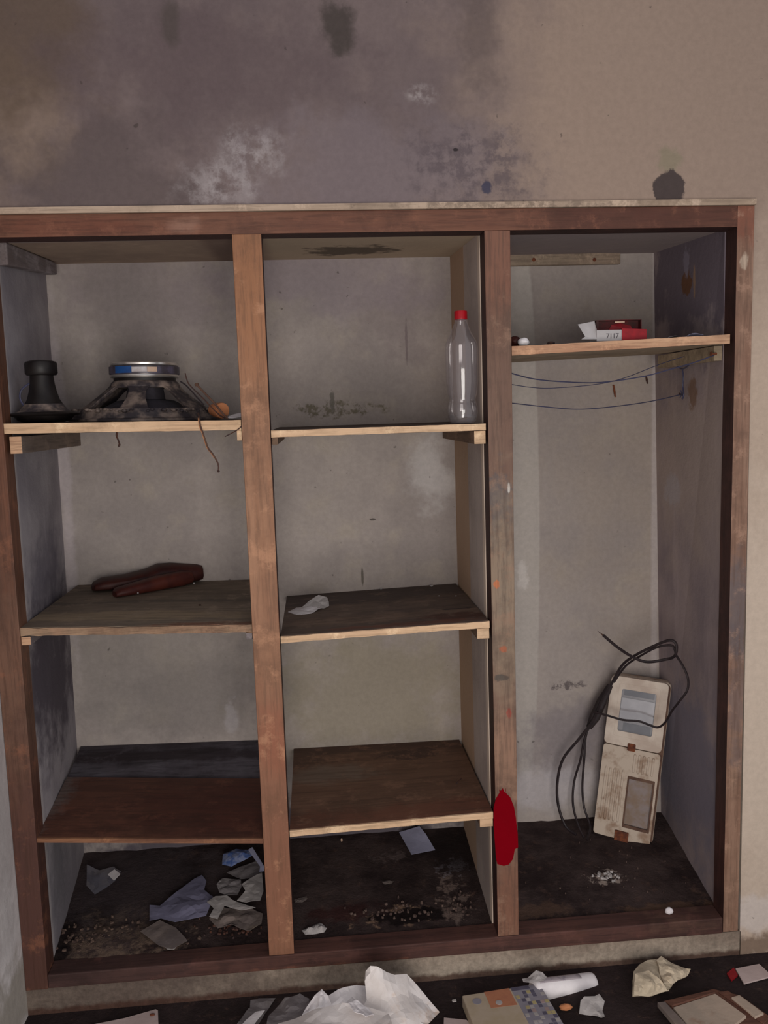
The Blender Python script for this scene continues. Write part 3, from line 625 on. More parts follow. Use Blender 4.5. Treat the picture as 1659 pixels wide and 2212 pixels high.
# lowest shelf of the left bay: two boards
zl, zr = zat(80, 1811), zat(564, 1812)
t = thing('shelf', 'lowest shelf of left bay made of reddish front board and grey rear plank', 'shelf', (0.35, 0.25, zl-0.012))
e1 = 0.345
m = MB(); m.hexa([(0.0555, 0.006, zl-.012), (0.6495, 0.006, zr-.012), (0.6495, e1, zr+.005), (0.04, e1, zl+.006), (0.0555, 0.006, zl), (0.6495, 0.006, zr), (0.6495, e1, zr+.017), (0.04, e1, zl+.018)])
m.build('board', M['sh13'], t)['label'] = 'reddish-brown front board'
m = MB(); m.hexa([(0.038, e1+.004, zl-.002), (0.66, e1+.004, zr-.002), (0.68, D-.001, zr+.050), (0.028, D-.001, zl+.022), (0.038, e1+.004, zl+.008), (0.66, e1+.004, zr+.008), (0.68, D-.001, zr+.062), (0.028, D-.001, zl+.034)])
m.build('plank', M['sh13b'], t)['label'] = 'grey dusty rear plank'
m = MB(); m.hexa([(0.0555, 0.0, zl-.012), (0.6495, 0.0, zr-.014), (0.6495, .006, zr-.014), (0.0555, .006, zl-.012), (0.0555, 0, zl), (0.6495, 0, zr), (0.6495, .006, zr), (0.0555, .006, zl)])
m.build('front_edge', M['edge_brown'], t)

# cleats under the shelves
def cleat(label, x0, x1, zt, zb, mats, y0=0.004, y1=D-0.002, ztb=None, zbb=None, grp=None):
    ztb = zt if ztb is None else ztb; zbb = zb if zbb is None else zbb
    m = MB(); m.hexa([(x0, y0, zb), (x1, y0, zb), (x1, y1, zbb), (x0, y1, zbb), (x0, y0, zt), (x1, y0, zt), (x1, y1, ztb), (x0, y1, ztb)], [0, 0, 1, 0, 0, 0])
    return tag(m.build('shelf_cleat', mats, bevel=.001), label, 'wood strip')
SL12 = zat(140, 1265, D)-zat(42, 1357); SL12r = zat(540, 1252, D)-zat(546, 1349); SL22 = zat(985, 1260, D)-zat(1048, 1342); SL23 = zat(997, 1597, D)-zat(1055, 1755)
z = zat(18, 941)-.003; cleat('nailed wooden cleat under left end of left bay top shelf', at(18, 960, y=0).x+.002, at(46, 960, y=0).x, z, z-.043, [M['cleat_left'], M['fresh_worn']])
z = zat(522, 907)-.0265; cleat('short cleat end under right end of left bay top shelf', .635, .6475, z, z-.026, [M['cleat_brown'], M['fresh']])
z = zat(588, 930)-.0185; cleat('small cleat end under left end of middle bay top shelf', .7225, .738, z, z-.019, [M['cleat_brown'], M['cleat_brown']], y0=.03)
z = zat(1043, 915)-.019; cleat('square pale cleat under right end of middle bay top shelf', at(1025, 945, y=0).x, 1.2815, z, z-.034, [M['cleat_brown'], M['fresh']])
z = zat(42, 1357)-.0245; cleat('cleat under left end of left bay middle shelf', .0575, .082, z, z-.022, [M['cleat_grey'], M['fresh_worn']], ztb=z+SL12-.001, zbb=z+SL12-.03)
z = zat(546, 1349)-.0235; cleat('cleat end under right end of left bay middle shelf', .632, .6485, z, z-.018, [M['cleat_brown'], M['cleat_grey']], ztb=z+SL12r-.001, zbb=z+SL12r-.019)
z = zat(1048, 1342)-.020; cleat('pale cleat under right end of middle bay middle shelf', at(1031, 1370, y=0).x, 1.2825, z, z-.029, [M['cleat_brown'], M['fresh']], ztb=z+SL22-.001, zbb=z+SL22-.030)
z = zat(1055, 1755)-.0195; cleat('pale cleat under right end of middle bay lowest shelf', at(1037, 1775, y=0).x, 1.2835, z, z-.024, [M['cleat_brown'], M['fresh']], ztb=z+SL23-.001, zbb=z+SL23-.025)
z = zat(1560, 722)-.026
m = MB(); ya = .06; yb = .44
m.hexa([(1.928, ya, z-.040), (1.9505, ya, z-.040), (1.9505, yb, z-.040), (1.928, yb, z-.040), (1.928, ya, z), (1.9505, ya, z), (1.9505, yb, z+.0), (1.928, yb, z+.0)])
tag(m.build('shelf_cleat', [M['sh_pale']], bevel=.001), 'pale cleat on right wall carrying the red carton shelf', 'wood strip')
# strips near the soffit
a = at(1112, 547, y=D); b = at(1336, 572, y=D)
st = thing('wooden_strip', 'pale wooden strip nailed to back wall above the red carton', 'wood strip', ((a.x+b.x)/2, D, b.z))
m = MB(); m.box(1.352, b.x, D-.02, D-.0005, b.z, a.z); m.build('strip', M['strip'], st, bevel=.002)
for px in (1153, 1284):
    p = at(px, 561, y=D-.02); m = MB(); m.lathe((p.x, D-.021, p.z), [(0.006, 0), (0.006, .002)], 10, axis=(0, 1, 0)); m.build('nail_head', M['rust'], st)
za = at(105, 598, y=.5).z
m = MB(); m.hexa([(.0555, .062, 1.992), (.082, .062, 1.992), (.082, .49, za+.004), (.048, .49, za+.004), (.0555, .062, 2.049), (.082, .062, 2.049), (.082, .49, 2.072), (.048, .49, 2.072)])
tag(m.build('wooden_strip', M['cleat_grey'], bevel=.004), 'painted grey batten high on left wall under the soffit', 'wood strip')

# ================================================================== LEFT BAY, TOP SHELF
ZS = 1.597
def zshelf11(x): return zat(7, 915)+(zat(522, 907)-zat(7, 915))*(x-.056)/.593
# horn tweeter
c = at(97, 905, y=.11); c.z = zshelf11(c.x)+.001
t = thing('horn_tweeter', 'small black flared horn speaker standing face down at left end of shelf', 'speaker', tuple(c))
m = MB(); m.lathe(c, [(.050, 0), (.066, .006), (.074, .016), (.088, .018), (.092, .021), (.088, .024), (.070, .027), (.060, .031), (.052, .040), (.0405, .060), (.0345, .080), (.031, .100), (.029, .123)], 48)
m.build('horn', M['black_plastic'], t)
m = MB(); m.lathe(c, [(.028, .1215), (.037, .123), (.0405, .128), (.0405, .152), (.038, .157), (.028, .160)], 32); m.build('driver_cap', M['black_plastic'], t)
m = MB(); m.lathe(c, [(.070, .027), (.060, .031), (.052, .040), (.047, .048)], 40, cap=False, fn=lambda r, z, th: r+.0012); m.build('dust_ring', M['black_metal'], t)['label'] = 'dusty brown collar'
cc = Vector(c)
def wpx(l, y): return [at(a, b, y=y) for a, b in l]
m = MB(); m.tube(smooth_path(wpx([(73, 824), (58, 832), (46, 843), (43, 858), (48, 871), (58, 883)], .10)), .0026, 6); m.build('wire', M['blue_wire'], t)
m = MB(); m.tube(smooth_path(wpx([(72, 830), (66, 845), (62, 865), (60, 882)], .10)), .0020, 6); m.build('wire', M['black_cable'], t)
m = MB()
m.add([v for v in [at(18, 893, y=.10), at(80, 890, y=.10), at(80, 896, y=.10), at(18, 896, y=.10), at(18, 893, y=.16), at(80, 890, y=.16), at(80, 896, y=.16), at(18, 896, y=.16)]], [(0, 1, 2, 3), (4, 5, 6, 7), (0, 1, 5, 4), (1, 2, 6, 5), (2, 3, 7, 6), (3, 0, 4, 7)])
m.build('flange_tab', M['black_plastic'], t)
# woofer
c = at(317, 907, y=.30); c.z = zshelf11(c.x)+.001
S = 0.001355   # metres per pixel there
t = thing('woofer', 'large black speaker driver lying face down with chrome magnet and blue label', 'speaker', tuple(c))
m = MB(); R0 = .212
m.lathe(c, [(R0-.012, 0), (R0, .0005), (R0, .006), (R0-.012, .009), (R0-.02, .024), (R0-.026, .034), (R0-.032, .034), (R0-.026, .022), (R0-.02, .008), (R0-.02, 0)], 64, cap=False)
m.build('basket_rim', M['black_metal'], t)
for k in range(6):
    th = -PI/2+k*PI/3; d = Vector((math.cos(th), math.sin(th), 0)); sd = Vector((-d.y, d.x, 0)); cv = Vector(c)
    m = MB()
    sec = [(.182, .026, .046), (.165, .040, .036), (.135, .064, .026), (.108, .085, .024), (.090, .100, .034)]
    vs = []
    for r, zz, wd in sec:
        for s_, o_ in ((-1, 0), (1, 0), (1, -1), (-1, -1)):
            vs.append(cv+d*(r+(0 if o_ == 0 else -.008))+sd*(s_*wd*(1 if o_ == 0 else .8))+Vector((0, 0, zz+(0 if o_ == 0 else -.006))))
    m.add(vs, [(i*4+j, i*4+(j+1) % 4, (i+1)*4+(j+1) % 4, (i+1)*4+j) for i in range(4) for j in range(4)]+[(0, 1, 2, 3), (16, 17, 18, 19)])
    m.build('basket_arm', M['black_metal'], t, bevel=.002)
m = MB(); m.lathe(c, [(.096, .092), (.098, .098), (.092, .108), (.086, .112)], 48); m.build('basket_neck', M['black_metal'], t)
m = MB(); m.lathe(c, [(.178, .012), (.125, .034), (.080, .056), (.055, .060), (.050, .092)], 48); m.build('cone', M['dark_cone'], t)
zt = .112
m = MB(); m.lathe(c, [(.086, zt), (.086, zt+.008)], 48); m.build('magnet_spacer', M['black_plastic'], t)
m = MB(); m.lathe(c, [(.088, zt+.008), (.094, zt+.009), (.0955, zt+.013), (.094, zt+.017), (.090, zt+.018)], 64); m.build('magnet_plate', M['chrome'], t)
m = MB(); m.lathe(c, [(.0945, zt+.017), (.0975, zt+.019), (.0975, zt+.039), (.0945, zt+.041)], 64); MG = m.build('magnet', M['band_dark'], t)
m = MB(); m.lathe(c, [(.091, zt+.041), (.0935, zt+.043), (.0935, zt+.048), (.088, zt+.051), (.06, zt+.0515)], 64); m.build('magnet_plate', M['chrome'], t)
def band(th0, th1, r, z0, z1, n=10):
    m = MB(); cv = Vector(c); vs = []
    for i in range(n+1):
        th = th0+(th1-th0)*i/n
        for zz in (z0, z1):
            for rr in (r, r+.0008): vs.append(cv+Vector((math.cos(th)*rr, math.sin(th)*rr, zz)))
    fs = []
    for i in range(n):
        a = i*4; b = a+4; fs += [(a+1, b+1, b+3, a+3), (a, b, b+2, a+2), (a+2, a+3, b+3, b+2), (a, a+1, b+1, b)]
    m.add(vs, fs+[(0, 1, 3, 2), (n*4, n*4+1, n*4+3, n*4+2)]); return m
vang = math.atan2(CAM.y-c.y, CAM.x-c.x)
def ang(px): return vang+math.asin(max(-.98, min(.98, (px-317)/73.0)))
band(ang(259), ang(291), .0975, zt+.0195, zt+.0385).build('label', M['blue'], MG)['label'] = 'blue printed label'
band(ang(291.5), ang(322), .0975, zt+.0225, zt+.0355).build('label', M['silver_label'], MG)['label'] = 'silver printed label'
band(ang(322.5), ang(342), .0975, zt+.0225, zt+.0355).build('label', M['tan_label'], MG)['label'] = 'tan printed label'
m = MB(); m.tube(smooth_path(wpx([(388, 822), (400, 830), (412, 842), (425, 856), (440, 872)], .10)), .0022, 6); m.build('lead_wire', M['black_cable'], t)
t.rotation_euler.y = .018
rnd = random.Random(3); m = MB()
for i in range(60):
    th = vang+rnd.uniform(-1.4, 1.4); r = R0-.022+rnd.uniform(-.006, .006); p = Vector(c)+Vector((math.cos(th)*r, math.sin(th)*r, .026+rnd.uniform(-.003, .006)))
    s_ = rnd.uniform(.004, .009); m.lathe(p, [(s_*.5, -s_*.5), (s_, 0), (s_*.5, s_*.5)], 6)
m.build('caked_dust', M['black_metal'], t, auto=0)['kind'] = 'stuff'
# twigs / rods leaning at right of the woofer
for pts, lab in (([(400, 806), (403, 818), (410, 832), (440, 862), (470, 893), (487, 904)], 'thin dark bent rod leaning on right side of the large speaker'),
                 ([(424, 830), (438, 845), (462, 870), (480, 892), (492, 905)], 'thicker brown rod beside the orange cylinder on the top shelf')):
    y = .035 if 'thicker' in lab else .045
    m = MB(); m.tube(smooth_path(wpx(pts, y)), .0028 if 'thicker' in lab else .0017, 7)
    if 'thicker' in lab:
        p = at(425, 831, y=y); m.lathe(p, [(.004, -.004), (.006, 0), (.004, .004)], 8)
    tag(m.build('rod', M['brown_wire'] if 'thicker' in lab else M['nail']), lab, 'rod')
# tan cylinder
p = at(478, 887, y=.10); t = thing('cardboard_tube', 'short orange-tan cylinder lying at right end of the loudspeaker shelf', 'tube', (p.x, p.y, p.z-.02))
m = MB(); ax = (at(478, 887, y=.09)-at(456, 885, y=.14)); m.lathe(p-ax.normalized()*.035, [(.016, -.01), (.018, 0), (.0205, .02), (.0215, .036), (.0205, .041), (.008, .043)], 28, axis=ax); m.build('barrel', M['tan'], t)
# paper sliver at the end of the shelf
tag(sheet([at(489, 903, y=.05), at(500, 897, y=.08), at(522, 892, y=.09), at(524, 900, y=.06), at(505, 903, y=.04)], 2, .001, 3).build('paper_scrap', M['paper'], solid=.0008), 'white paper sliver at right end of loudspeaker shelf', 'paper')
# hanging cord
path = smooth_path([at(428, 893, y=.05), at(430, 900, y=.02), at(431, 906, y=-.003), at(433, 920, y=-.006), at(438, 934, y=-.007), at(445, 955, y=-.004), at(450, 968, y=0), at(459, 980, y=0), at(468, 995, y=0), at(472, 1006, y=0), at(472, 1018, y=0)])
t = thing('dangling_cord', 'thin brown cord hanging over the pale edge below the large speaker', 'cord', tuple(path[-1]))
m = MB(); m.tube(path, .0021, 7); m.build('cord', M['brown_wire'], t)
m = MB(); m.tube([p+Vector((-.0026, .001, 0)) for p in path[10:-14]], .0013, 6); m.build('strand', M['orange_wire'], t)['label'] = 'orange strand'
m = MB(); m.lathe(path[-1], [(.002, -.003), (.0036, 0), (.002, .003)], 8); m.build('frayed_end', M['nail'], t)
m = MB(); m.tube(smooth_path([at(253, 934, y=.05), at(252, 942, y=.05), at(255, 950, y=.05), at(258, 960, y=.05), at(255, 966, y=.05)]), [.003]*6+[.0022]*12+[.003]*4+[.001]*3, 6)
tag(m.build('hanging_shred', M['nail']), 'short dark shred hanging under the left bay top shelf', 'debris')
m = MB(); m.tube(smooth_path([at(486, 943, y=.005), at(500, 936, y=.002), at(514, 928, y=-.004), at(524, 919, y=-.004)]), .0014, 6)
tag(m.build('thin_stick', M['nail']), 'thin dark stick by shelf edge left of the tan post', 'stick')

# ================================================================== LEFT BAY, MIDDLE SHELF: pouch
def z12(x, y):
    f = (x-.0575)/.59; zf = zat(42, 1357)*(1-f)+zat(546, 1349)*f; zb = zat(140, 1265, D)*(1-f)+zat(540, 1252, D)*f
    return zf+(zb-zf)*y/D
def on12(px, py, h=0):
    p = at(px, py, z=1.07)
    for _ in range(4): p = at(px, py, z=z12(p.x, p.y)+h)
    return p
t0 = on12(315, 1285); t = thing('pouch', 'dark red-brown folded leather pouch lying on dusty middle shelf', 'pouch', tuple(t0))
A = on12(192, 1283)+Vector((0, .036, 0)); Bp = on12(434, 1260)+Vector((0, .045, 0))
def loft(A, B, prof, n=16, up=(0, 0, 1)):
    A = Vector(A); B = Vector(B); ax = (B-A); sd = Vector((0, 0, 1)).cross(ax).normalized(); m = MB(); vs = []
    for s_, hw, hh, off, lift in prof:
        c_ = A.lerp(B, s_)+sd*off
        c_.z = z12(c_.x, c_.y)+.0022
        for j in range(n):
            th = 2*PI*j/n; cx_, sx_ = math.cos(th), math.sin(th)
            cx_ = math.copysign(abs(cx_)**.7, cx_); sx_ = math.copysign(abs(sx_)**.8, sx_)
            vs.append(c_+sd*(cx_*hw)+Vector((0, 0, hh*(1+sx_)/2+lift)))
    k = len(prof)
    m.add(vs, [(i*n+j, i*n+(j+1) % n, (i+1)*n+(j+1) % n, (i+1)*n+j) for i in range(k-1) for j in range(n)]+[tuple(range(n)), tuple((k-1)*n+j for j in range(n))], 0, True)
    return m
m = loft(A, Bp, [(0, .018, .014, -.004, .003), (.02, .036, .024, -.005, .002), (.09, .050, .034, -.006, .002), (.3, .052, .040, -.002, 0), (.48, .054, .050, 0, 0), (.6, .054, .064, .002, 0), (.72, .052, .064, 0, 0), (.85, .048, .058, 0, 0), (.95, .044, .054, 0, .0), (.99, .034, .046, 0, .004), (1.0, .020, .018, 0, .010)])
m.build('body', M['leather'], t)
m = loft(on12(246, 1297)+Vector((0, .026, 0)), on12(424, 1268)+Vector((0, .022, 0)), [(0, .018, .016, 0.008, .001), (.04, .030, .026, 0.012, 0), (.25, .030, .034, 0.012, 0), (.55, .030, .044, .018, 0), (.85, .024, .048, .022, 0), (.97, .016, .038, .024, .004), (1, .006, .01, .024, .012)])
m.build('folded_flap', M['leather_l'], t)
for px, py in ((298, 1281), (419, 1260)):
    p = at(px, py, y=on12(px, py).y-.001); p = p; m = MB(); m.lathe(at(px, py, y=on12(px, 1290 if px < 300 else 1267).y-.004), [(.0005, -.003), (.003, 0), (.0005, .003)], 8); m.build('stud', M['white_card'], t)
p = on12(432, 1309); m = MB(); m.lathe(p+Vector((0, 0, .001)), [(.002, 0), (.0045, .002), (.002, .004)], 8)
tag(m.build('crumb', M['nail']), 'small dark crumb on the shelf in front of the pouch', 'debris')

# ================================================================== MIDDLE BAY: bottle, paper
def z21(x): return zat(585, 930)+(zat(1043, 915)-zat(585, 930))*(x-.7225)/.56
c = at(1000, 912, y=.055); c.z = z21(c.x)+.0008
t = thing('plastic_bottle', 'empty clear plastic bottle with red cap on middle bay top shelf', 'bottle', tuple(c))
def petal(r, z, th): return r*(1-(.10*max(0, 1-z/.03))*(0.5+0.5*math.cos(5*th)))
k = 1.0
prof = [(.010, .004), (.024, .0002), (.031, .0), (.0365, .005), (.0395, .018), (.0405, .032), (.040, .044), (.0365, .056), (.0350, .063), (.0362, .070), (.0385, .078), (.0398, .088), (.0402, .096), (.0418, .104), (.0424, .112), (.0432, .198), (.0418, .211), (.0370, .222), (.0305, .233), (.0258, .243), (.0212, .255), (.0170, .266), (.0160, .2735)]
m = MB(); m.lathe(c, [(r*1.0, z_) for r, z_ in prof], 60, cap=True, fn=petal); m.build('body', M['bottle'], t, auto=60)
m = MB(); m.lathe(c, [(.0150, .2725), (.0172, .2735), (.0174, .276), (.0172, .277), (.0172, .2935), (.0160, .2955), (.010, .296)], 36, fn=lambda r, z, th: r*(1+.015*math.cos(24*th))); m.build('cap', M['red_cap'], t)
m = MB(); m.lathe(c, [(.028, .0025), (.034, .008), (.0370, .016), (.0375, .022), (.0372, .0225)], 40, fn=petal); m.build('water_residue', M['water'], t)

def z22(x, y):
    f = (x-.7225)/.56; zf = zat(608, 1375)*(1-f)+zat(1048, 1342)*f; zb = zat(608, 1288, D)*(1-f)+zat(985, 1260, D)*f
    return zf+(zb-zf)*y/D
def on22(px, py):
    p = at(px, py, z=1.02)
    for _ in range(4): p = at(px, py, z=z22(p.x, p.y)+.001)
    return p
q = on22(665, 1318); t = thing('crumpled_paper', 'crumpled white paper scrap on stained middle shelf of middle bay', 'paper', tuple(q))
y0 = q.y
sheet([on22(622, 1322), on22(640, 1328), on22(672, 1325), at(700, 1311, y=y0+.01), at(690, 1306, y=y0+.02), at(655, 1312, y=y0+.03), on22(640, 1313)], 3, .004, 5).build('front_fold', M['paper'], t, solid=.001)
sheet([at(652, 1312, y=y0+.015), at(668, 1298, y=y0+.03), at(688, 1287, y=y0+.04), at(706, 1290, y=y0+.04), at(710, 1300, y=y0+.02), at(711, 1309, y=y0+.005), at(700, 1315, y=y0-.005), at(680, 1316, y=y0)], 3, .006, 9, up=Vector((0, -1, .4))).build('rear_fold', M['foam'], t, solid=.001)
for i, (px, py, r) in enumerate([(823, 1273, .005), (932, 1267, .006), (948, 1288, .003), (985, 1288, .003), (758, 1268, .004)]):
    p = on22(px, py); m = MB(); rnd = random.Random(i)
    m.lathe(p+Vector((0, 0, 0)), [(r*.5, 0), (r, r*.35), (r*.4, r*.8)], 7, fn=lambda rr, z, th: rr*(1+.25*math.sin(3*th+i)))
    tag(m.build('plaster_crumb', M['white_card'] if i < 4 else M['nail']), ['white plaster crumb at back middle of stained shelf', 'white plaster crumb at back right of stained shelf', 'tiny white speck left of the right-hand speck on stained shelf', 'tiny white speck near partition on stained shelf', 'dark crumb at back left of stained shelf'][i], 'debris')
# twig on the lowest shelf
p0 = at(997, 1682, z=.50); p1 = at(985, 1694, z=.495)
m = MB(); m.tube(smooth_path([p0+Vector((0, 0, .0)), p0.lerp(p1, .5)+Vector((.002, 0, .003)), p1]), .002, 6)
tag(m.build('twig', M['nail']), 'small dark twig on lowest shelf of middle bay', 'debris')

# ================================================================== RIGHT BAY, SHELF
def z31(x, y=0): return zat(1105, 748)+(zat(1577, 722)-zat(1105, 748))*(x-1.3535)/.6+.003*y/.44
yb = .03
p = at(1340, 735, y=yb); zb = z31(p.x)+.001
t = thing('small_carton', 'small torn red and white carton lying open on right bay shelf', 'box', (p.x, yb+.03, zb))
def X(px, py=720, y=yb): return at(px, py, y=y).x
def Zt(px, py, y=yb): return at(px, py, y=y).z
xa, xm_, xb_ = X(1289), X(1343), X(1397)
zt1 = Zt(1300, 713)
m = MB(); m.box(xa, xm_, yb, yb+.055, zb, zt1); m.build('white_end', M['white_card'], t, bevel=.0008)['label'] = 'white printed end'
m = MB(); m.hexa([(xm_+.0003, yb-.001, zb+.001), (xb_, yb-.001, zb+.002), (xb_, yb+.055, zb+.002), (xm_+.0003, yb+.055, zb+.001), (xm_+.0003, yb-.001, Zt(1350, 709)), (xb_, yb-.001, Zt(1397, 711)), (xb_, yb+.055, Zt(1397, 711)), (xm_+.0003, yb+.055, Zt(1350, 709))])
m.build('red_end', M['red_card'], t, bevel=.0008)['label'] = 'red end'
# open tray standing behind / above
ybk = yb+.045; z1_ = Zt(1340, 692, ybk); z0_ = zt1+.0005
m = MB()
m.box(X(1288, 700, ybk), X(1386, 700, ybk), ybk+.018, ybk+.020, z0_, z1_)
m.box(X(1288, 700, ybk), X(1386, 700, ybk), ybk, ybk+.020, z1_, z1_+.002)
m.box(X(1384, 700, ybk), X(1386, 700, ybk), ybk, ybk+.02, z0_, z1_)
m.box(X(1288, 700, ybk), X(1293, 700, ybk), ybk, ybk+.02, z0_, z1_)
m.build('open_tray', M['brown_card'], t)
m = MB(); m.add([(X(1318, 700, ybk), ybk+.016, z0_), (X(1372, 706, ybk), ybk+.010, z0_), (X(1366, 706, ybk), ybk+.014, z1_-.014), (X(1345, 706, ybk), ybk+.017, z1_-.006), (X(1325, 706, ybk), ybk+.016, z1_-.01)], [(0, 1, 2, 3, 4)])
m.build('torn_red_card', M['red_card'], t, solid=.001)
m = MB(); m.box(X(1328, 697, ybk), X(1349, 697, ybk), ybk-.0012, ybk-.0002, z1_-.006, z1_-.003); m.build('paper_edge', M['tan_label'], t)
fl = [at(1248, 701, y=yb+.01), at(1284, 694, y=yb+.02), at(1289, 712, y=yb+.002), at(1289, 733, y=yb), at(1256, 733, y=yb-.008), at(1264, 727, y=yb)]
m = MB(); m.add(fl, [(0, 1, 2, 3, 4, 5)]); m.build('flap', M['white_card'], t, solid=.001)['label'] = 'white open flap'
# lettering on the white end
cu = bpy.data.curves.new('lettering', 'FONT'); cu.body = '7117'; cu.size = .019; cu.extrude = .0003; cu.space_character = .9
tmp = bpy.data.objects.new('lettering', cu); C.objects.link(tmp)
dg = bpy.context.evaluated_depsgraph_get(); me = bpy.data.meshes.new_from_object(tmp.evaluated_get(dg)); bpy.data.objects.remove(tmp)
me.materials.clear(); me.materials.append(M['ink'])
lo = bpy.data.objects.new('lettering', me); C.objects.link(lo); lo.parent = t
lo.rotation_euler = (PI/2, 0, 0); lo.location = Vector((X(1309), yb-.0006, Zt(1309, 733)+.002))-Vector(t['_w'])
def lump(name, p, r, mat, label, cat='debris', sq=(1, 1, 1), seed=0):
    bm = bmesh.new(); bmesh.ops.create_icosphere(bm, subdivisions=3, radius=1)
    m = MB(); vs = []
    for v in bm.verts:
        k_ = 1+.22*mnoise.noise(v.co*1.7+Vector((seed, 3, 1)))+.10*mnoise.noise(v.co*5+Vector((seed, 3, 1)))
        vs.append(Vector(p)+Vector((v.co.x*sq[0], v.co.y*sq[1], v.co.z*sq[2]))*r*k_)
    m.add(vs, [tuple(v.index for v in f.verts) for f in bm.faces], 0, True); bm.free()
    lo_ = min(v.z for v in m.v); dz = p[2]-lo_
    m.v = [v+Vector((0, 0, dz)) for v in m.v]
    return tag(m.build(name, mat, auto=0), label, cat)
p = at(1131, 745, y=.04); lump('crumpled_ball', (p.x, .04, z31(p.x)+.0005), .0135, M['paper'], 'small crumpled white ball at left end of right bay shelf', 'paper', (1.15, 1, .8), 1)
p = at(1113, 745, y=.07); lump('dark_lump', (p.x, .075, z31(p.x)+.0005), .016, M['leather'], 'dark brown lump beside white ball on right bay shelf', 'debris', (1, 1, .9), 4)
p = at(1190, 742, y=.04); lump('dark_pebble', (p.x, .04, z31(p.x)+.0005), .009, M['nail'], 'flat black pebble between white ball and red carton', 'debris', (1.2, 1, .5), 2)
p = at(1497, 722, y=.03); z_ = z31(p.x)+.001
tag(sheet([(X(1478), .02, z_), (X(1490), .03, z_+.006), (X(1503), .03, z_+.009), (X(1516), .02, z_+.003), (X(1512), .05, z_+.001), (X(1482), .05, z_+.001)], 2, .002, 4).build('plastic_scrap', M['paper_cool'], solid=.001), 'pale scrap at right end of right bay shelf', 'debris')
tag(sheet([(X(1440), .02, z_-.0006), (X(1455), .02, z_+.003), (X(1468), .03, z_+.002), (X(1470), .05, z_), (X(1444), .05, z_-.001)], 2, .001, 7).build('plastic_scrap', M['paper_grey'], solid=.001), 'grey flat scrap between red carton and pale scrap', 'debris')

# wires strung across the right bay
def span(name, pts, y0, y1, r, mat, label):
    n = len(pts); P = []
    x0 = pts[0][0]; x1 = pts[-1][0]
    for px, py in pts: P.append(at(px, py, y=y0+(y1-y0)*((px-x0)/(x1-x0))))
    m = MB(); m.tube(smooth_path(P), r, 6); return tag(m.build(name, mat), label, 'wire'), P
yA = at(1543, 765, x=1.925).y; yC = at(1476, 851, x=1.953).y; yB = at(1478, 768, x=1.925).y
_, PA = span('hanging_wire', [(1090, 802), (1150, 818), (1220, 825), (1300, 826), (1390, 813), (1440, 800), (1500, 783), (1543, 767)], .12, yA, .0019, M['blue_wire'], 'upper dark blue wire strung to rusty hook below right bay shelf')
_, PB_ = span('hanging_wire', [(1090, 828), (1150, 837), (1200, 838), (1290, 830), (1350, 816), (1425, 787), (1478, 770)], .16, yB, .0012, M['blue_wire'], 'thin wire crossing the upper wire below right bay shelf')
_, PC = span('hanging_wire', [(1090, 869), (1180, 879), (1245, 884), (1310, 880), (1400, 868), (1476, 851)], .14, yC, .0016, M['blue_wire'], 'lowest sagging wire strung across the right bay')
def nail(px, py, x, label, r=.004, length=.02, mat='nail', top=None):
    p = at(px, py, x=x); t = thing('hook_nail', label, 'nail', tuple(p))
    m = MB(); m.tube([p+Vector((.003, 0, 0)), p+Vector((-length, 0, 0))], r*.5, 8); m.build('shank', M[mat], t)
    m = MB(); m.lathe(p+Vector((-length, 0, 0)), [(r, 0), (r, .002)], 12, axis=(-1, 0, 0)); m.build('head', M[mat], t)
nail(1546, 764, 1.927, 'rusty hook nail holding the upper wire on the right cleat', .006, .012, 'rust')
nail(1476, 851, 1.951, 'nail with knotted wire on right wall of right bay', .004, .01)
m = MB(); pk = at(1476, 851, x=1.945)
m.tube(smooth_path([at(1474, 797, x=1.945), at(1476, 815, x=1.944), at(1475, 835, x=1.945), at(1477, 852, x=1.942), at(1474, 862, x=1.942)]), .0022, 6)
for k in range(5):
    a_ = k*1.3; m.tube([pk+Vector((-.004, .0, .0)), pk+Vector((-.006, .018*math.cos(a_), .012*math.sin(a_)))], .0015, 5)
tag(m.build('knotted_wire', M['blue_wire']), 'knotted tangle of dark blue wire hanging on right wall', 'wire')
m = MB(); m.tube(smooth_path([at(1462, 790, x=1.944), at(1474, 797, x=1.944), at(1488, 789, x=1.944)]), .002, 6)
tag(m.build('wire_twist', M['blue_wire']), 'short twisted wire end above the knotted tangle', 'wire')
for (xa_, ya_, yb_, lab, mt) in ((1325, 833, 858, 'rusty bent nail in the back wall below right bay shelf', 'rust'), (1395, 814, 829, 'short dark nail near back corner of right bay', 'nail')):
    p = at(xa_, ya_, y=D-.004); q_ = at(xa_+2, yb_, y=D-.004)
    m = MB(); m.tube([p+Vector((0, .006, 0)), p+Vector((0, -.004, 0)), p.lerp(q_, .5)+Vector((0, -.006, 0)), q_+Vector((.002, -.004, 0))], [.002, .0025, .0035, .0018], 7)
    tag(m.build('bent_nail', M[mt]), lab, 'nail')

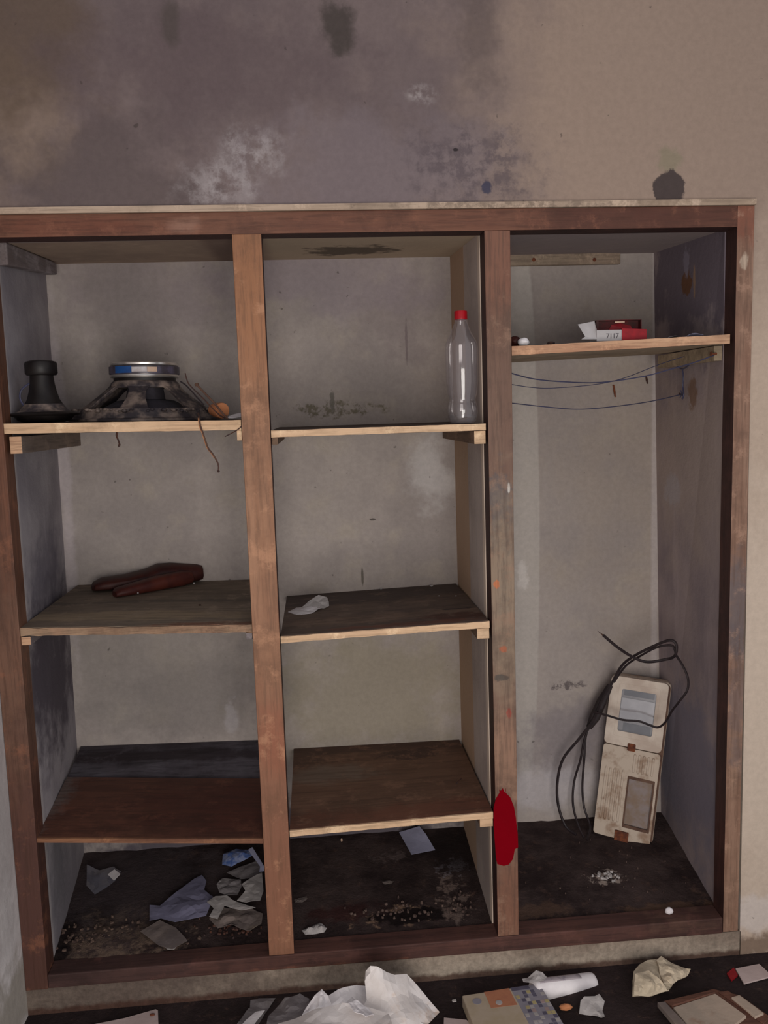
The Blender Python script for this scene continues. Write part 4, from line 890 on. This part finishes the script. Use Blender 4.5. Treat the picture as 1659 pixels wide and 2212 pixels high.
# ================================================================== METER BOX
BR, BL = at_fl(1403, 1830, .006), at_fl(1281, 1797, .004)
BR = at(1403, 1830, y=BL.y-.075)
TL, TR = at(1322, 1457, y=BL.y+.045), at(1446, 1477, y=BL.y-.030)
DY = BL.y
t = thing('meter_box', 'grubby cream plastic electricity meter box leaning in the right bay', 'meter box', tuple((BL+BR)/2))
NRM = (TR-TL).cross(TL-BL).normalized()
if NRM.y > 0: NRM = -NRM
def L(u, v, w_=0.0): return BL.lerp(BR, u).lerp(TL.lerp(TR, u), v)+NRM*w_
def rrect(u0, u1, v0, v1, r=.06, n=5):
    asp = .36; out = []
    for cx_, cy2, a0 in ((u1-r, v0+r*asp, -PI/2), (u1-r, v1-r*asp, 0), (u0+r, v1-r*asp, PI/2), (u0+r, v0+r*asp, PI)):
        for k in range(n+1):
            a_ = a0+PI/2*k/n; out.append((cx_+r*math.cos(a_), cy2+r*asp*math.sin(a_)))
    return out
def slab(outline, w0, w1, inset=.0, mi=0, m=None, shrink=0.02):
    m = m or MB(); n = len(outline); cu_ = sum(a for a, b in outline)/n; cv_ = sum(b for a, b in outline)/n
    top = [(cu_+(a-cu_)*(1-shrink), cv_+(b-cv_)*(1-shrink*.4)) for a, b in outline]
    vs = [L(a, b, w0) for a, b in outline]+[L(a, b, w1-.003) for a, b in outline]+[L(a, b, w1) for a, b in top]
    fs = [tuple(range(n))]+[(k*n+i, k*n+(i+1) % n, (k+1)*n+(i+1) % n, (k+1)*n+i) for k in (0, 1) for i in range(n)]+[tuple(2*n+i for i in range(n))]
    return m.add(vs, fs, mi)
def ring(o_out, o_in, w0, w1, m=None):       # frame with a hole (same number of points)
    m = m or MB(); n = len(o_out)
    vs = [L(a, b, w0) for a, b in o_out]+[L(a, b, w1) for a, b in o_out]+[L(a, b, w1) for a, b in o_in]+[L(a, b, w0) for a, b in o_in]
    return m.add(vs, [(k*n+i, k*n+(i+1) % n, ((k+1) % 4)*n+(i+1) % n, ((k+1) % 4)*n+i) for k in range(4) for i in range(n)])
slab(rrect(.01, 1.045, .005, 1.00, .09), -.062, -.016).build('back_box', M['cream_dirty'], t)
slab(rrect(.02, 1.035, .01, .992, .085), -.0165, -.010, shrink=0).build('gasket', M['groove'], t)
LW = rrect(.0, 1.0, 0, .568, .055); WIN = rrect(.51, .955, .085, .395, .012)
_lc = ring(LW, rrect(.49, .955, .085, .395, .012), -.010, .004); LC = _lc.build('lower_cover', M['cream_dirty'], t, bevel=.001)
UPc = rrect(.0, 1.0, .575, 1.0, .075)
UC = ring(UPc, rrect(.16, .86, .635, .955, .04), -.010, .008).build('upper_cover', M['cream'], t, bevel=.001)
# sloping bezel round the upper window
ring(rrect(.15, .87, .63, .96, .04), rrect(.21, .81, .665, .925, .03), .002, .0085).build('bezel', M['cream'], UC, bevel=.001)
slab(rrect(.10, .92, .60, .98, .03), -.0105, -.006, shrink=0).build('meter_face', M['meter_face'], t)
MF = [o for o in C.objects if o.name.startswith('meter_face')][0]
slab(rrect(.22, .80, .74, .87, .02), -.006, .000, shrink=0).build('display', M['meter_white'], MF)
slab(rrect(.25, .78, .885, .93, .01), -.006, -.003, shrink=0).build('nameplate', M['meter_dark'], MF)
slab(rrect(.30, .78, .665, .715, .01), -.006, -.002, shrink=0).build('terminal_strip', M['meter_dark'], MF)
slab(rrect(.20, .82, .66, .93, .03), .0055, .0068, shrink=0).build('window', M['pane'], UC)['label'] = 'clear scratched upper window'
slab(rrect(.46, .97, .075, .405, .012), -.0105, -.006, shrink=0).build('murky_panel', M['murky'], t)
ring(rrect(.485, .96, .08, .40, .012), rrect(.515, .93, .098, .382, .012), -.004, .0045).build('window_frame', M['groove'], LC)
slab(rrect(.50, .945, .09, .39, .012), -.002, .0005, shrink=0).build('window', M['pane'], LC)['label'] = 'clear lower window'
for u0 in (.08, .155, .23, .305, .38):
    slab(rrect(u0, u0+.040, .10, .43, .020), .003, .0085, shrink=.15).build('rib', M['cream_dirty'], LC)
for u0 in (.55, .63, .71, .79, .87):
    slab(rrect(u0, u0+.040, .425, .54, .02), .003, .0080, shrink=.15).build('rib', M['cream_dirty'], LC)
for (u0, u1, v0, v1) in ((.38, .62, -.012, .055), (.42, .56, .555, .60)):
    o_ = slab(rrect(u0, u1, v0, v1, .02), .0005 if v0 < 0 else .008, .011 if v0 < 0 else .013); o_.build('clip', M['rust'], t)['label'] = 'rusty latch clip'
slab(rrect(.46, .56, -.035, .01, .015), -.008, .004).build('clip_tongue', M['rust'], t)['label'] = 'rusty latch tongue'
def cable(pts, r=.0042, label=None, name='cable', nn=5):
    pts = [(a, b, c_+DY-.44) for a, b, c_ in pts]
    m = MB(); m.tube(smooth_path([at(a, b, y=c_) for a, b, c_ in pts], nn), r, 8); o = m.build(name, M['black_cable'], t)
    if label: o['label'] = label
cable([(1303, 1372, .33), (1335, 1399, .33), (1370, 1421, .33), (1400, 1430, .32), (1440, 1424, .30), (1455, 1419, .28), (1461, 1408, .27), (1460, 1390, .27), (1447, 1383, .28), (1420, 1392, .31), (1375, 1414, .36), (1345, 1436, .40), (1325, 1470, .42), (1300, 1515, .43), (1282, 1555, .44), (1250, 1597, .45), (1216, 1640, .46), (1204, 1690, .46), (1206, 1740, .45), (1222, 1785, .43), (1245, 1803, .40)], .0045, 'longest looped cable')
cable([(1326, 1474, .44), (1352, 1438, .42), (1385, 1416, .36), (1420, 1398, .32), (1450, 1394, .29), (1458, 1405, .28), (1461, 1416, .27), (1475, 1438, .245), (1486, 1465, .23), (1485, 1490, .225), (1470, 1512, .24), (1452, 1535, .27), (1437, 1560, .31), (1422, 1571, .335), (1405, 1567, .345), (1380, 1558, .36), (1345, 1555, .375), (1310, 1545, .40), (1282, 1538, .43)], .0036, 'cable looping across the meter front')
cable([(1320, 1480, .50), (1290, 1540, .48), (1265, 1588, .48), (1254, 1640, .48), (1240, 1690, .49), (1238, 1740, .47), (1250, 1785, .43), (1262, 1810, .40)], .0038)
cable([(1322, 1482, .505), (1295, 1545, .49), (1268, 1580, .49), (1262, 1640, .49), (1258, 1700, .49), (1262, 1745, .48), (1275, 1785, .44), (1268, 1815, .395)], .0038)
m = MB(); m.tube([at(1318, 1480, y=DY+.03), at(1300, 1515, y=DY+.02), at(1284, 1550, y=DY+.02), at(1272, 1572, y=DY+.02)], [.010, .017, .018, .010], 10); m.build('taped_joint', M['black_cable'], t)['label'] = 'black taped bundle'
m = MB(); m.tube([at(1291, 1363, y=DY-.11), at(1303, 1372, y=DY-.11)], [.0008, .0022], 6); m.build('bare_end', M['nail'], t)

# ================================================================== SCRAPS ON THE ALCOVE FLOOR
def fsheet(label, pts, mat, h=0.004, amp=.006, seed=0, lift=0., name='paper_sheet', cat='paper', rings=4, hs=None, solid=.0009, ragged=0.0):
    P = [at_fl(a, b, h+(hs[i] if hs else 0)) for i, (a, b) in enumerate(pts)]
    o = sheet(P, rings, amp, seed, lift=lift, ragged=ragged).build(name, mat, solid=solid); return tag(o, label, cat)
fsheet('long bluish grey paper sheet lying diagonally in left bay bottom', [(323, 1955), (323, 1990), (348, 1984), (378, 1992), (445, 1978), (462, 1940), (441, 1922), (446, 1903), (436, 1890), (420, 1898), (380, 1928), (345, 1957)], M['paper_blue'], .010, .006, 2)
fsheet('brownish grey square scrap at front of left bay floor', [(345, 1988), (303, 2012), (345, 2044), (372, 2050), (405, 2032), (380, 2004)], M['paper_tan'], .016, .003, 5)
fsheet('small white paper corner under the brownish grey scrap', [(348, 2038), (362, 2051), (376, 2051), (388, 2038), (372, 2034)], M['foam'], .012, .001, 8)
fsheet('light crumpled paper against the tan post in left bay', [(522, 1912), (540, 1898), (566, 1885), (569, 1925), (562, 1945), (532, 1950), (512, 1945), (530, 1925)], M['foam'], .028, .007, 11)
fsheet('grey crumpled sheet left of the light crumpled paper', [(468, 1912), (480, 1898), (520, 1900), (522, 1915), (512, 1935), (490, 1934), (474, 1928)], M['paper_grey'], .018, .007, 12, name='crumpled_paper')
fsheet('cream crumpled paper in the middle of the left bay pile', [(447, 1948), (465, 1936), (490, 1935), (502, 1945), (552, 1962), (520, 1966), (485, 1958), (470, 1985), (452, 1980), (462, 1962)], M['foam'], .022, .006, 13, name='crumpled_paper')
fsheet('dark grey crumpled film at right of left bay floor', [(490, 1885), (520, 1872), (555, 1862), (568, 1872), (560, 1893), (520, 1900)], M['paper_grey'], .012, .006, 14, name='crumpled_film')
fsheet('brownish crumpled sheet in front of cream paper', [(452, 1985), (480, 1962), (545, 1964), (568, 1975), (565, 1995), (540, 2012), (500, 2000), (470, 2005)], M['paper_tan'], .008, .007, 15, name='crumpled_paper')
# clear film with a white tag
t = thing('clear_film', 'clear plastic film with a small white square at left of the bay floor', 'plastic film', tuple(at_fl(225, 1905, .01)))
sheet([at_fl(188, 1870, .008), at_fl(187, 1915, .008), at_fl(205, 1932, .008), at_fl(250, 1905, .012), at_fl(262, 1885, .016), at_fl(245, 1872, .016), at_fl(215, 1880, .01)], 3, .006, 21).build('film', M['film'], t, solid=.0005)
m = MB(); q = [at_fl(233, 1889, .024), at_fl(247, 1878, .024), at_fl(260, 1888, .024), at_fl(246, 1902, .024)]; m.add(q, [(0, 1, 2, 3)]); m.build('white_square', M['paper'], t, solid=.0012)
# wrapper with a folded strip
t = thing('printed_wrapper', 'blue and white printed wrapper in back right corner of left bay', 'wrapper', tuple(at_fl(520, 1860, .01)))
sheet([at_fl(480, 1868, .01), at_fl(482, 1845, .02), at_fl(510, 1834, .03), at_fl(540, 1838, .03), at_fl(548, 1848, .03), at_fl(520, 1862, .02), at_fl(500, 1872, .012)], 3, .006, 22, lift=.008).build('sheet', M['wrapper_blue'], t, solid=.001)
m = MB(); q = [at_fl(536, 1836, .055), at_fl(545, 1830, .058), at_fl(571, 1872, .03), at_fl(570, 1882, .02), at_fl(560, 1884, .02), at_fl(562, 1872, .03)]
m.add(q, [(0, 1, 2, 5), (2, 3, 4, 5)]); m.build('folded_strip', M['paper_cool'], t, solid=.002)
# middle bay
P = [at_fl(862, 1798, .012), at_fl(906, 1785, .035), at_fl(920, 1802, .03), at_fl(940, 1836, .012), at_fl(889, 1846, .006)]
tag(sheet(P, 3, .0015, 30).build('paper_square', M['paper_cool'], solid=.001), 'pale blue-grey paper square on dark middle bay floor', 'paper')
fsheet('small crumpled white scrap behind sill beside the tan post', [(652, 2010), (670, 2003), (690, 1994), (706, 2005), (700, 2014), (680, 2018), (660, 2020)], M['foam'], .004, .006, 33, lift=.008, name='crumpled_paper', rings=3)
fsheet('narrow off-white scrap near left of middle bay floor', [(636, 1944), (650, 1940), (662, 1936), (664, 1942), (650, 1951), (638, 1951)], M['paper_tan'], .003, .003, 34, rings=2)
fsheet('thin off-white flake in centre of middle bay floor', [(825, 1905), (840, 1902), (850, 1905), (843, 1910), (830, 1910)], M['paper_tan'], .004, .002, 35, rings=2, name='flake', cat='debris')
p = at_fl(738, 1818); lump('grain', tuple(p), .006, M['tan_label'], 'tiny pale grain at back of middle bay floor', 'debris', (.6, .6, 1), 3)
def flakes(n, seed, cx, cy2, sx, sy, smin, smax, mat, label, name='plaster_flakes'):
    rnd = random.Random(seed); m = MB()
    for i in range(n):
        px = rnd.gauss(cx, sx); py = rnd.gauss(cy2, sy); p = at_fl(px, py, .0); s_ = rnd.uniform(smin, smax); a_ = rnd.uniform(0, 6)
        if p.y > D-.02 or p.y < .07 or p.x > 1.93: continue
        k_ = rnd.choice((4, 5, 6)); vs = []
        for j in range(k_):
            th = a_+2*PI*j/k_; r = s_*rnd.uniform(.6, 1); vs += [p+Vector((math.cos(th)*r, math.sin(th)*r, -.002)), p+Vector((math.cos(th)*r*.8, math.sin(th)*r*.8, rnd.uniform(.001, .005)))]
        m.add(vs, [tuple(range(0, 2*k_, 2)), tuple(range(1, 2*k_, 2))]+[(2*j, (2*j+2) % (2*k_), (2*j+3) % (2*k_), 2*j+1) for j in range(k_)])
    return tag(m.build(name, mat), label, 'debris', kind='stuff')
flakes(30, 5, 1310, 1893, 14, 6, .003, .008, M['foam'], 'patch of broken off-white plaster flakes on right bay floor')
flakes(36, 6, 850, 1970, 40, 12, .003, .008, M['chip'], 'brownish broken debris scattered on middle bay floor')
flakes(24, 7, 985, 1955, 22, 14, .003, .007, M['chip'], 'brownish debris in front right of middle bay floor')
flakes(34, 8, 1300, 1880, 110, 45, .0015, .003, M['chip'], 'tiny pale specks strewn over right bay floor', 'specks')
flakes(140, 9, 240, 2025, 70, 17, .003, .009, M['chip_b'], 'brownish earth and chips heaped at front of left bay floor', 'earth_chips')
flakes(50, 10, 500, 2005, 40, 14, .003, .008, M['nail'], 'dark chips at front right of left bay floor', 'dark_chips')
p = at(1443, 1970, z=.125); lump('plaster_crumb', (p.x, .03, .123), .012, M['paper'], 'white plaster crumb sitting on the sill of right bay', 'debris', (1, .7, .8), 5)

# ================================================================== ROOM FLOOR LITTER
def vs_(l): return [at(a, b, y=c_) for a, b, c_ in l]
def lsheet(parent, name, pts, mat, amp=.006, seed=0, up=Vector((0, -1, .8)), rings=4, solid=.001, lift=0, label=None):
    P = [at(a, b, y=c_) for a, b, c_ in pts]
    for q in P: q.z = max(q.z, .003)
    o = sheet(P, rings, amp, seed, up=up, lift=lift).build(name, mat, parent, solid=solid)
    if label: o['label'] = label
    return o
def one(label, name, pts, mat, **k):
    return tag(lsheet(None, name, pts, mat, **k), label, 'paper')
one('tall crumpled white sheet standing highest in the floor litter', 'crumpled_paper', [(790, 2098, -.16), (800, 2086, -.17), (815, 2088, -.17), (835, 2100, -.16), (852, 2106, -.15), (878, 2104, -.13), (892, 2118, -.13), (915, 2145, -.14), (948, 2188, -.17), (925, 2212, -.22), (890, 2250, -.28), (800, 2250, -.30), (770, 2200, -.25), (792, 2160, -.2), (788, 2120, -.18)], M['paper_stain'], amp=.010, seed=41, rings=6)
one('translucent grey-white sheet left of the tallest crumpled sheet', 'crumpled_paper', [(695, 2160, -.14), (730, 2140, -.13), (770, 2128, -.12), (790, 2130, -.12), (792, 2165, -.15), (780, 2215, -.2), (700, 2225, -.22), (680, 2190, -.17)], M['paper'], amp=.010, seed=42)
one('pointed white fold left of the translucent sheet', 'crumpled_paper', [(695, 2137, -.16), (708, 2150, -.17), (717, 2170, -.18), (690, 2190, -.20), (650, 2200, -.2), (660, 2180, -.18), (680, 2150, -.17)], M['paper'], amp=.009, seed=43, rings=3)
one('creased white sheet with two peaks left of pointed fold', 'crumpled_paper', [(595, 2180, -.12), (615, 2158, -.10), (640, 2150, -.10), (648, 2146, -.10), (668, 2160, -.11), (670, 2185, -.16), (640, 2215, -.21), (575, 2225, -.22), (580, 2195, -.16)], M['paper_grey'], amp=.014, seed=44)
one('leaf-shaped white sheet at left end of litter pile', 'crumpled_paper', [(541, 2162, -.02), (560, 2158, -.015), (595, 2162, -.02), (580, 2182, -.06), (550, 2225, -.16), (505, 2225, -.16), (525, 2195, -.10), (540, 2180, -.05)], M['paper_grey'], amp=.010, seed=45)
one('bright folded white strip across the front of leaf-shaped sheet', 'crumpled_paper', [(572, 2183, -.12), (555, 2205, -.16), (530, 2235, -.22), (505, 2235, -.22), (530, 2205, -.16), (552, 2186, -.12)], M['paper'], amp=.003, seed=46, rings=2)
one('wide crumpled white paper along the bottom of the litter pile', 'crumpled_paper', [(600, 2212, -.26), (640, 2200, -.25), (680, 2180, -.24), (740, 2168, -.24), (790, 2178, -.26), (840, 2190, -.27), (860, 2260, -.38), (700, 2280, -.40), (590, 2260, -.36)], M['paper_stain'], amp=.014, seed=47, rings=5)
one('small angular white fold in front of the tallest sheet', 'crumpled_paper', [(752, 2168, -.27), (770, 2160, -.26), (795, 2180, -.27), (808, 2192, -.29), (790, 2196, -.31), (765, 2186, -.30)], M['paper'], amp=.004, seed=48, rings=2)
def flat(label, name, px, mat, th=.003, z=0.002, cat='paper', bevel=0):
    P = [at(a, b, z=z+th) for a, b in px]; n = len(P); m = MB()
    m.add(P+[Vector((p.x, p.y, z)) for p in P], [tuple(range(n)), tuple(range(n, 2*n))]+[(i, (i+1) % n, n+(i+1) % n, n+i) for i in range(n)])
    return tag(m.build(name, mat, bevel=bevel), label, cat)
flat('flat white sheet with dark blot at lower left floor', 'paper_sheet', [(195, 2214), (270, 2199), (336, 2180), (341, 2182), (344, 2260), (180, 2270)], M['pinkish'], .003)
flat('flat white scrap at bottom edge left of the patterned box', 'paper_sheet', [(959, 2198), (1008, 2203), (1030, 2230), (958, 2230)], M['pinkish'], .004)
flat('small off-white chip left of the patterned box', 'paper_chip', [(976, 2160), (985, 2157), (986, 2162), (978, 2163)], M['foam'], .003, cat='debris')
p = at(329, 2192, z=.007); lump('dark_blot', (p.x, p.y, .0052), .005, M['rust'], 'dark brown crumb on the flat white sheet at lower left', 'debris', (1.4, 1, .4), 3)
# patterned box
bz = .035
q = [at(998, 2150, z=bz), at(1165, 2124, z=bz)]
c0, c1 = q; dx = (c1-c0); side = Vector((dx.y, -dx.x, 0)).normalized()
c3 = at(1032, 2240, z=bz); c2 = at(1224, 2222, z=bz)
t = thing('patterned_box', 'flat cream box with orange square and blue mosaic print on floor', 'box', tuple(((c0+c1+c2+c3)/4).xy)+(0.001,))
m = MB(); m.hexa([(p.x, p.y, .001) for p in (c0, c3, c2, c1)]+[tuple(p) for p in (c0, c3, c2, c1)])
def boxmat():
    tt = NT('printed_box_card'); v = tt.pos()
    b = tt.mix(tt.ramp(tt.noise(v, 14, 4, .6), .35, .65), col(176, 160, 142), col(166, 150, 126))
    tt.link(b, tt.p.inputs['Base Color']); tt.p.inputs['Roughness'].default_value = .6; return tt.m
m.build('body', boxmat(), t, bevel=.003)
def bl(u, v, w_=0): return c0.lerp(c1, u).lerp(c3.lerp(c2, u), v)+Vector((0, 0, w_))
def patchq(u0, u1, v0, v1, mat, name, w_=.0004, lab=None):
    m = MB(); m.hexa([bl(a, b, 0.0001) for a, b in ((u0, v0), (u0, v1), (u1, v1), (u1, v0))]+[bl(a, b, w_) for a, b in ((u0, v0), (u0, v1), (u1, v1), (u1, v0))])
    o = m.build(name, mat, t)
    if lab: o['label'] = lab
M['print_orange'] = plain('orange_print', col(176, 118, 88), col(162, 104, 80), 20, .6)
M['print_grey'] = plain('grey_blue_print', col(142, 138, 146), col(128, 124, 134), 20, .6)
M['print_navy'] = plain('navy_print', col(92, 88, 104), col(80, 76, 92), 20, .6)
M['print_yel'] = plain('yellowish_print', col(176, 162, 116), col(160, 146, 108), 20, .6)
M['print_pink'] = plain('pinkish_print', col(160, 138, 136), col(150, 130, 126), 20, .6)
patchq(.28, .60, .005, .40, M['print_orange'], 'orange_square', lab='orange printed square')
patchq(.62, .995, .005, .995, M['print_grey'], 'mosaic_panel', lab='grey-blue printed panel')
patchq(.62, .85, .008, .09, M['print_navy'], 'mosaic_square', .0008)
rnd = random.Random(12)
for i in range(7):
    for j in range(11):
        if rnd.random() < .5: continue
        u = .63+i*.052; v = .12+j*.082
        patchq(u, u+.046, v, v+.07, rnd.choice([M['print_navy'], M['print_navy'], M['print_yel'], M['print_pink'], M['foam']]), 'mosaic_square', .0008)
for u, v, r1 in ((.15, .20, .012), (.40, .30, .009)):
    m = MB(); m.lathe(bl(u, v, .0003), [(r1, 0), (r1, .0006), (r1*.8, .0008)], 20); m.build('printed_spot', M['print_grey'] if r1 > .01 else M['foam'], t)
# white dispenser tube lying on it
yb_ = -.10
A_ = at(1150, 2138, z=.072); B_ = at(1282, 2121, z=.060)
A_ = at(1152, 2140, y=-.10); B_ = at(1283, 2124, y=-.05)
t = thing('white_canister', 'white plastic canister lying on its side on the patterned box', 'container', tuple(((A_+B_)/2).xy)+(.02,))
ax = (B_-A_); ln = ax.length
def squish(r, z, th): return r
m = MB(); m.lathe(A_, [(.020, -.001), (.026, .001), (.0285, .004), (.0285, ln-.012), (.027, ln-.004), (.021, ln), (.006, ln+.001)], 36, axis=ax); m.build('body', M['paper'], t, auto=50)
m = MB(); m.lathe(A_-ax.normalized()*.016, [(.006, 0), (.010, .002), (.011, .009), (.009, .016)], 20, axis=ax); m.build('nozzle', M['paper'], t)
m = MB()
pp = []
axn = ax.normalized(); upn = (Vector((0, -.25, 1))-axn*Vector((0, -.25, 1)).dot(axn)).normalized(); sdn = axn.cross(upn)
for i in range(9):
    for j in range(5):
        th = math.radians(-8+j*11); s_ = .012+i*(ln*.74-.012)/8
        pp.append(A_+axn*s_+(upn*math.cos(th)+(-sdn if sdn.y < 0 else sdn)*math.sin(th))*.0291)
m.add(pp, [(i*5+j, i*5+j+1, (i+1)*5+j+1, (i+1)*5+j) for i in range(8) for j in range(4)], 0, True)
M['grime'] = plain('grey_smudged_print', col(170, 160, 164), col(120, 112, 124), 45, .7, lo=.5, hi=.75)
m.build('printed_label', M['grime'], t, solid=.0006)['label'] = 'smudged grey printed label'
one('crumpled white tissue scrap on left end of the white canister', 'crumpled_paper', [(1128, 2115, -.10), (1140, 2113, -.09), (1158, 2096, -.08), (1172, 2101, -.08), (1182, 2112, -.08), (1175, 2118, -.10), (1150, 2123, -.115), (1130, 2122, -.11)], M['foam'], amp=.005, seed=51, rings=3)
one('torn off-white foam-like paper right of the patterned box', 'torn_paper', [(1254, 2162, -.16), (1262, 2153, -.15), (1285, 2152, -.145), (1294, 2147, -.14), (1306, 2163, -.155), (1301, 2190, -.18), (1306, 2205, -.20), (1300, 2208, -.205), (1283, 2198, -.195), (1262, 2192, -.19), (1251, 2190, -.19)], M['foam'], amp=.004, seed=52, rings=3)
p = at(1222, 2180, z=.004); lump('orange_chip', (p.x, p.y, .001), .014, M['tan'], 'small orange-tan chip beside the patterned box', 'debris', (1.2, .6, .6), 9)
# beige crumpled cloth
t = thing('crumpled_cloth', 'beige crumpled cloth wad lying against the kerb', 'cloth', (at(1415, 2112, y=-.10).x, -.10, .001))
lsheet(t, 'wad', [(1365, 2122, -.12), (1368, 2100, -.10), (1382, 2084, -.07), (1397, 2076, -.05), (1420, 2072, -.04), (1440, 2079, -.045), (1462, 2090, -.06), (1458, 2118, -.10), (1442, 2144, -.14), (1402, 2153, -.155), (1366, 2153, -.155)], M['beige'], amp=.022, seed=61, rings=6, solid=.003, lift=.012)
lsheet(t, 'loose_corner', [(1418, 2076, -.06), (1428, 2066, -.05), (1450, 2081, -.06), (1490, 2097, -.08), (1484, 2108, -.09), (1455, 2124, -.13), (1432, 2128, -.14), (1424, 2100, -.10)], M['beige'], amp=.014, seed=55, rings=4, solid=.003, lift=.01)
lsheet(t, 'front_fold', [(1372, 2104, -.13), (1400, 2098, -.12), (1418, 2112, -.14), (1440, 2140, -.16), (1400, 2152, -.175), (1368, 2150, -.175)], M['beige'], amp=.014, seed=58, rings=4, solid=.003, lift=.01)

# card, red scrap, wooden tray
flat('pinkish white card on floor against the right wall', 'card', [(1589, 2092), (1640, 2082), (1668, 2108), (1607, 2124)], M['pinkish'], .004, z=.004, cat='card')
flat('small red scrap left of the pinkish card', 'card', [(1570, 2102), (1585, 2090), (1594, 2106), (1580, 2118)], M['red_card'], .004, z=.002, cat='paper')
t = thing('wooden_tray', 'broken wooden tray with beige panels at bottom right corner', 'tray', tuple(at(1560, 2190, z=0)))
def tq(name, px, z0, z1, mat, lab=None, bevel=.001):
    P = [at(a, b, z=z1) for a, b in px]; n = len(P); m = MB()
    m.add(P+[Vector((p.x, p.y, z0)) for p in P], [tuple(range(n)), tuple(range(n, 2*n))]+[(i, (i+1) % n, n+(i+1) % n, n+i) for i in range(n)])
    o = m.build(name, mat, t, bevel=bevel)
    if lab: o['label'] = lab
tq('base_board', [(1425, 2168), (1540, 2136), (1600, 2150), (1662, 2195), (1650, 2260), (1520, 2262)], .002, .010, M['dark_wood'])
tq('frame_rail', [(1420, 2165), (1436, 2163), (1492, 2222), (1470, 2225)], .010, .024, M['paper_tan'], 'pale left rail')
tq('frame_rail', [(1434, 2162), (1535, 2138), (1545, 2143), (1452, 2172)], .010, .022, M['dark_wood'])
tq('panel', [(1454, 2176), (1545, 2146), (1612, 2194), (1585, 2215), (1560, 2240), (1510, 2245)], .010, .018, M['tile'], 'large beige square panel')
tq('panel', [(1580, 2154), (1597, 2149), (1650, 2188), (1632, 2196)], .010, .018, M['tile'], 'narrow beige panel')
tq('frame_rail', [(1552, 2143), (1572, 2139), (1660, 2200), (1650, 2212)], .0100, .0125, M['dark_wood'])
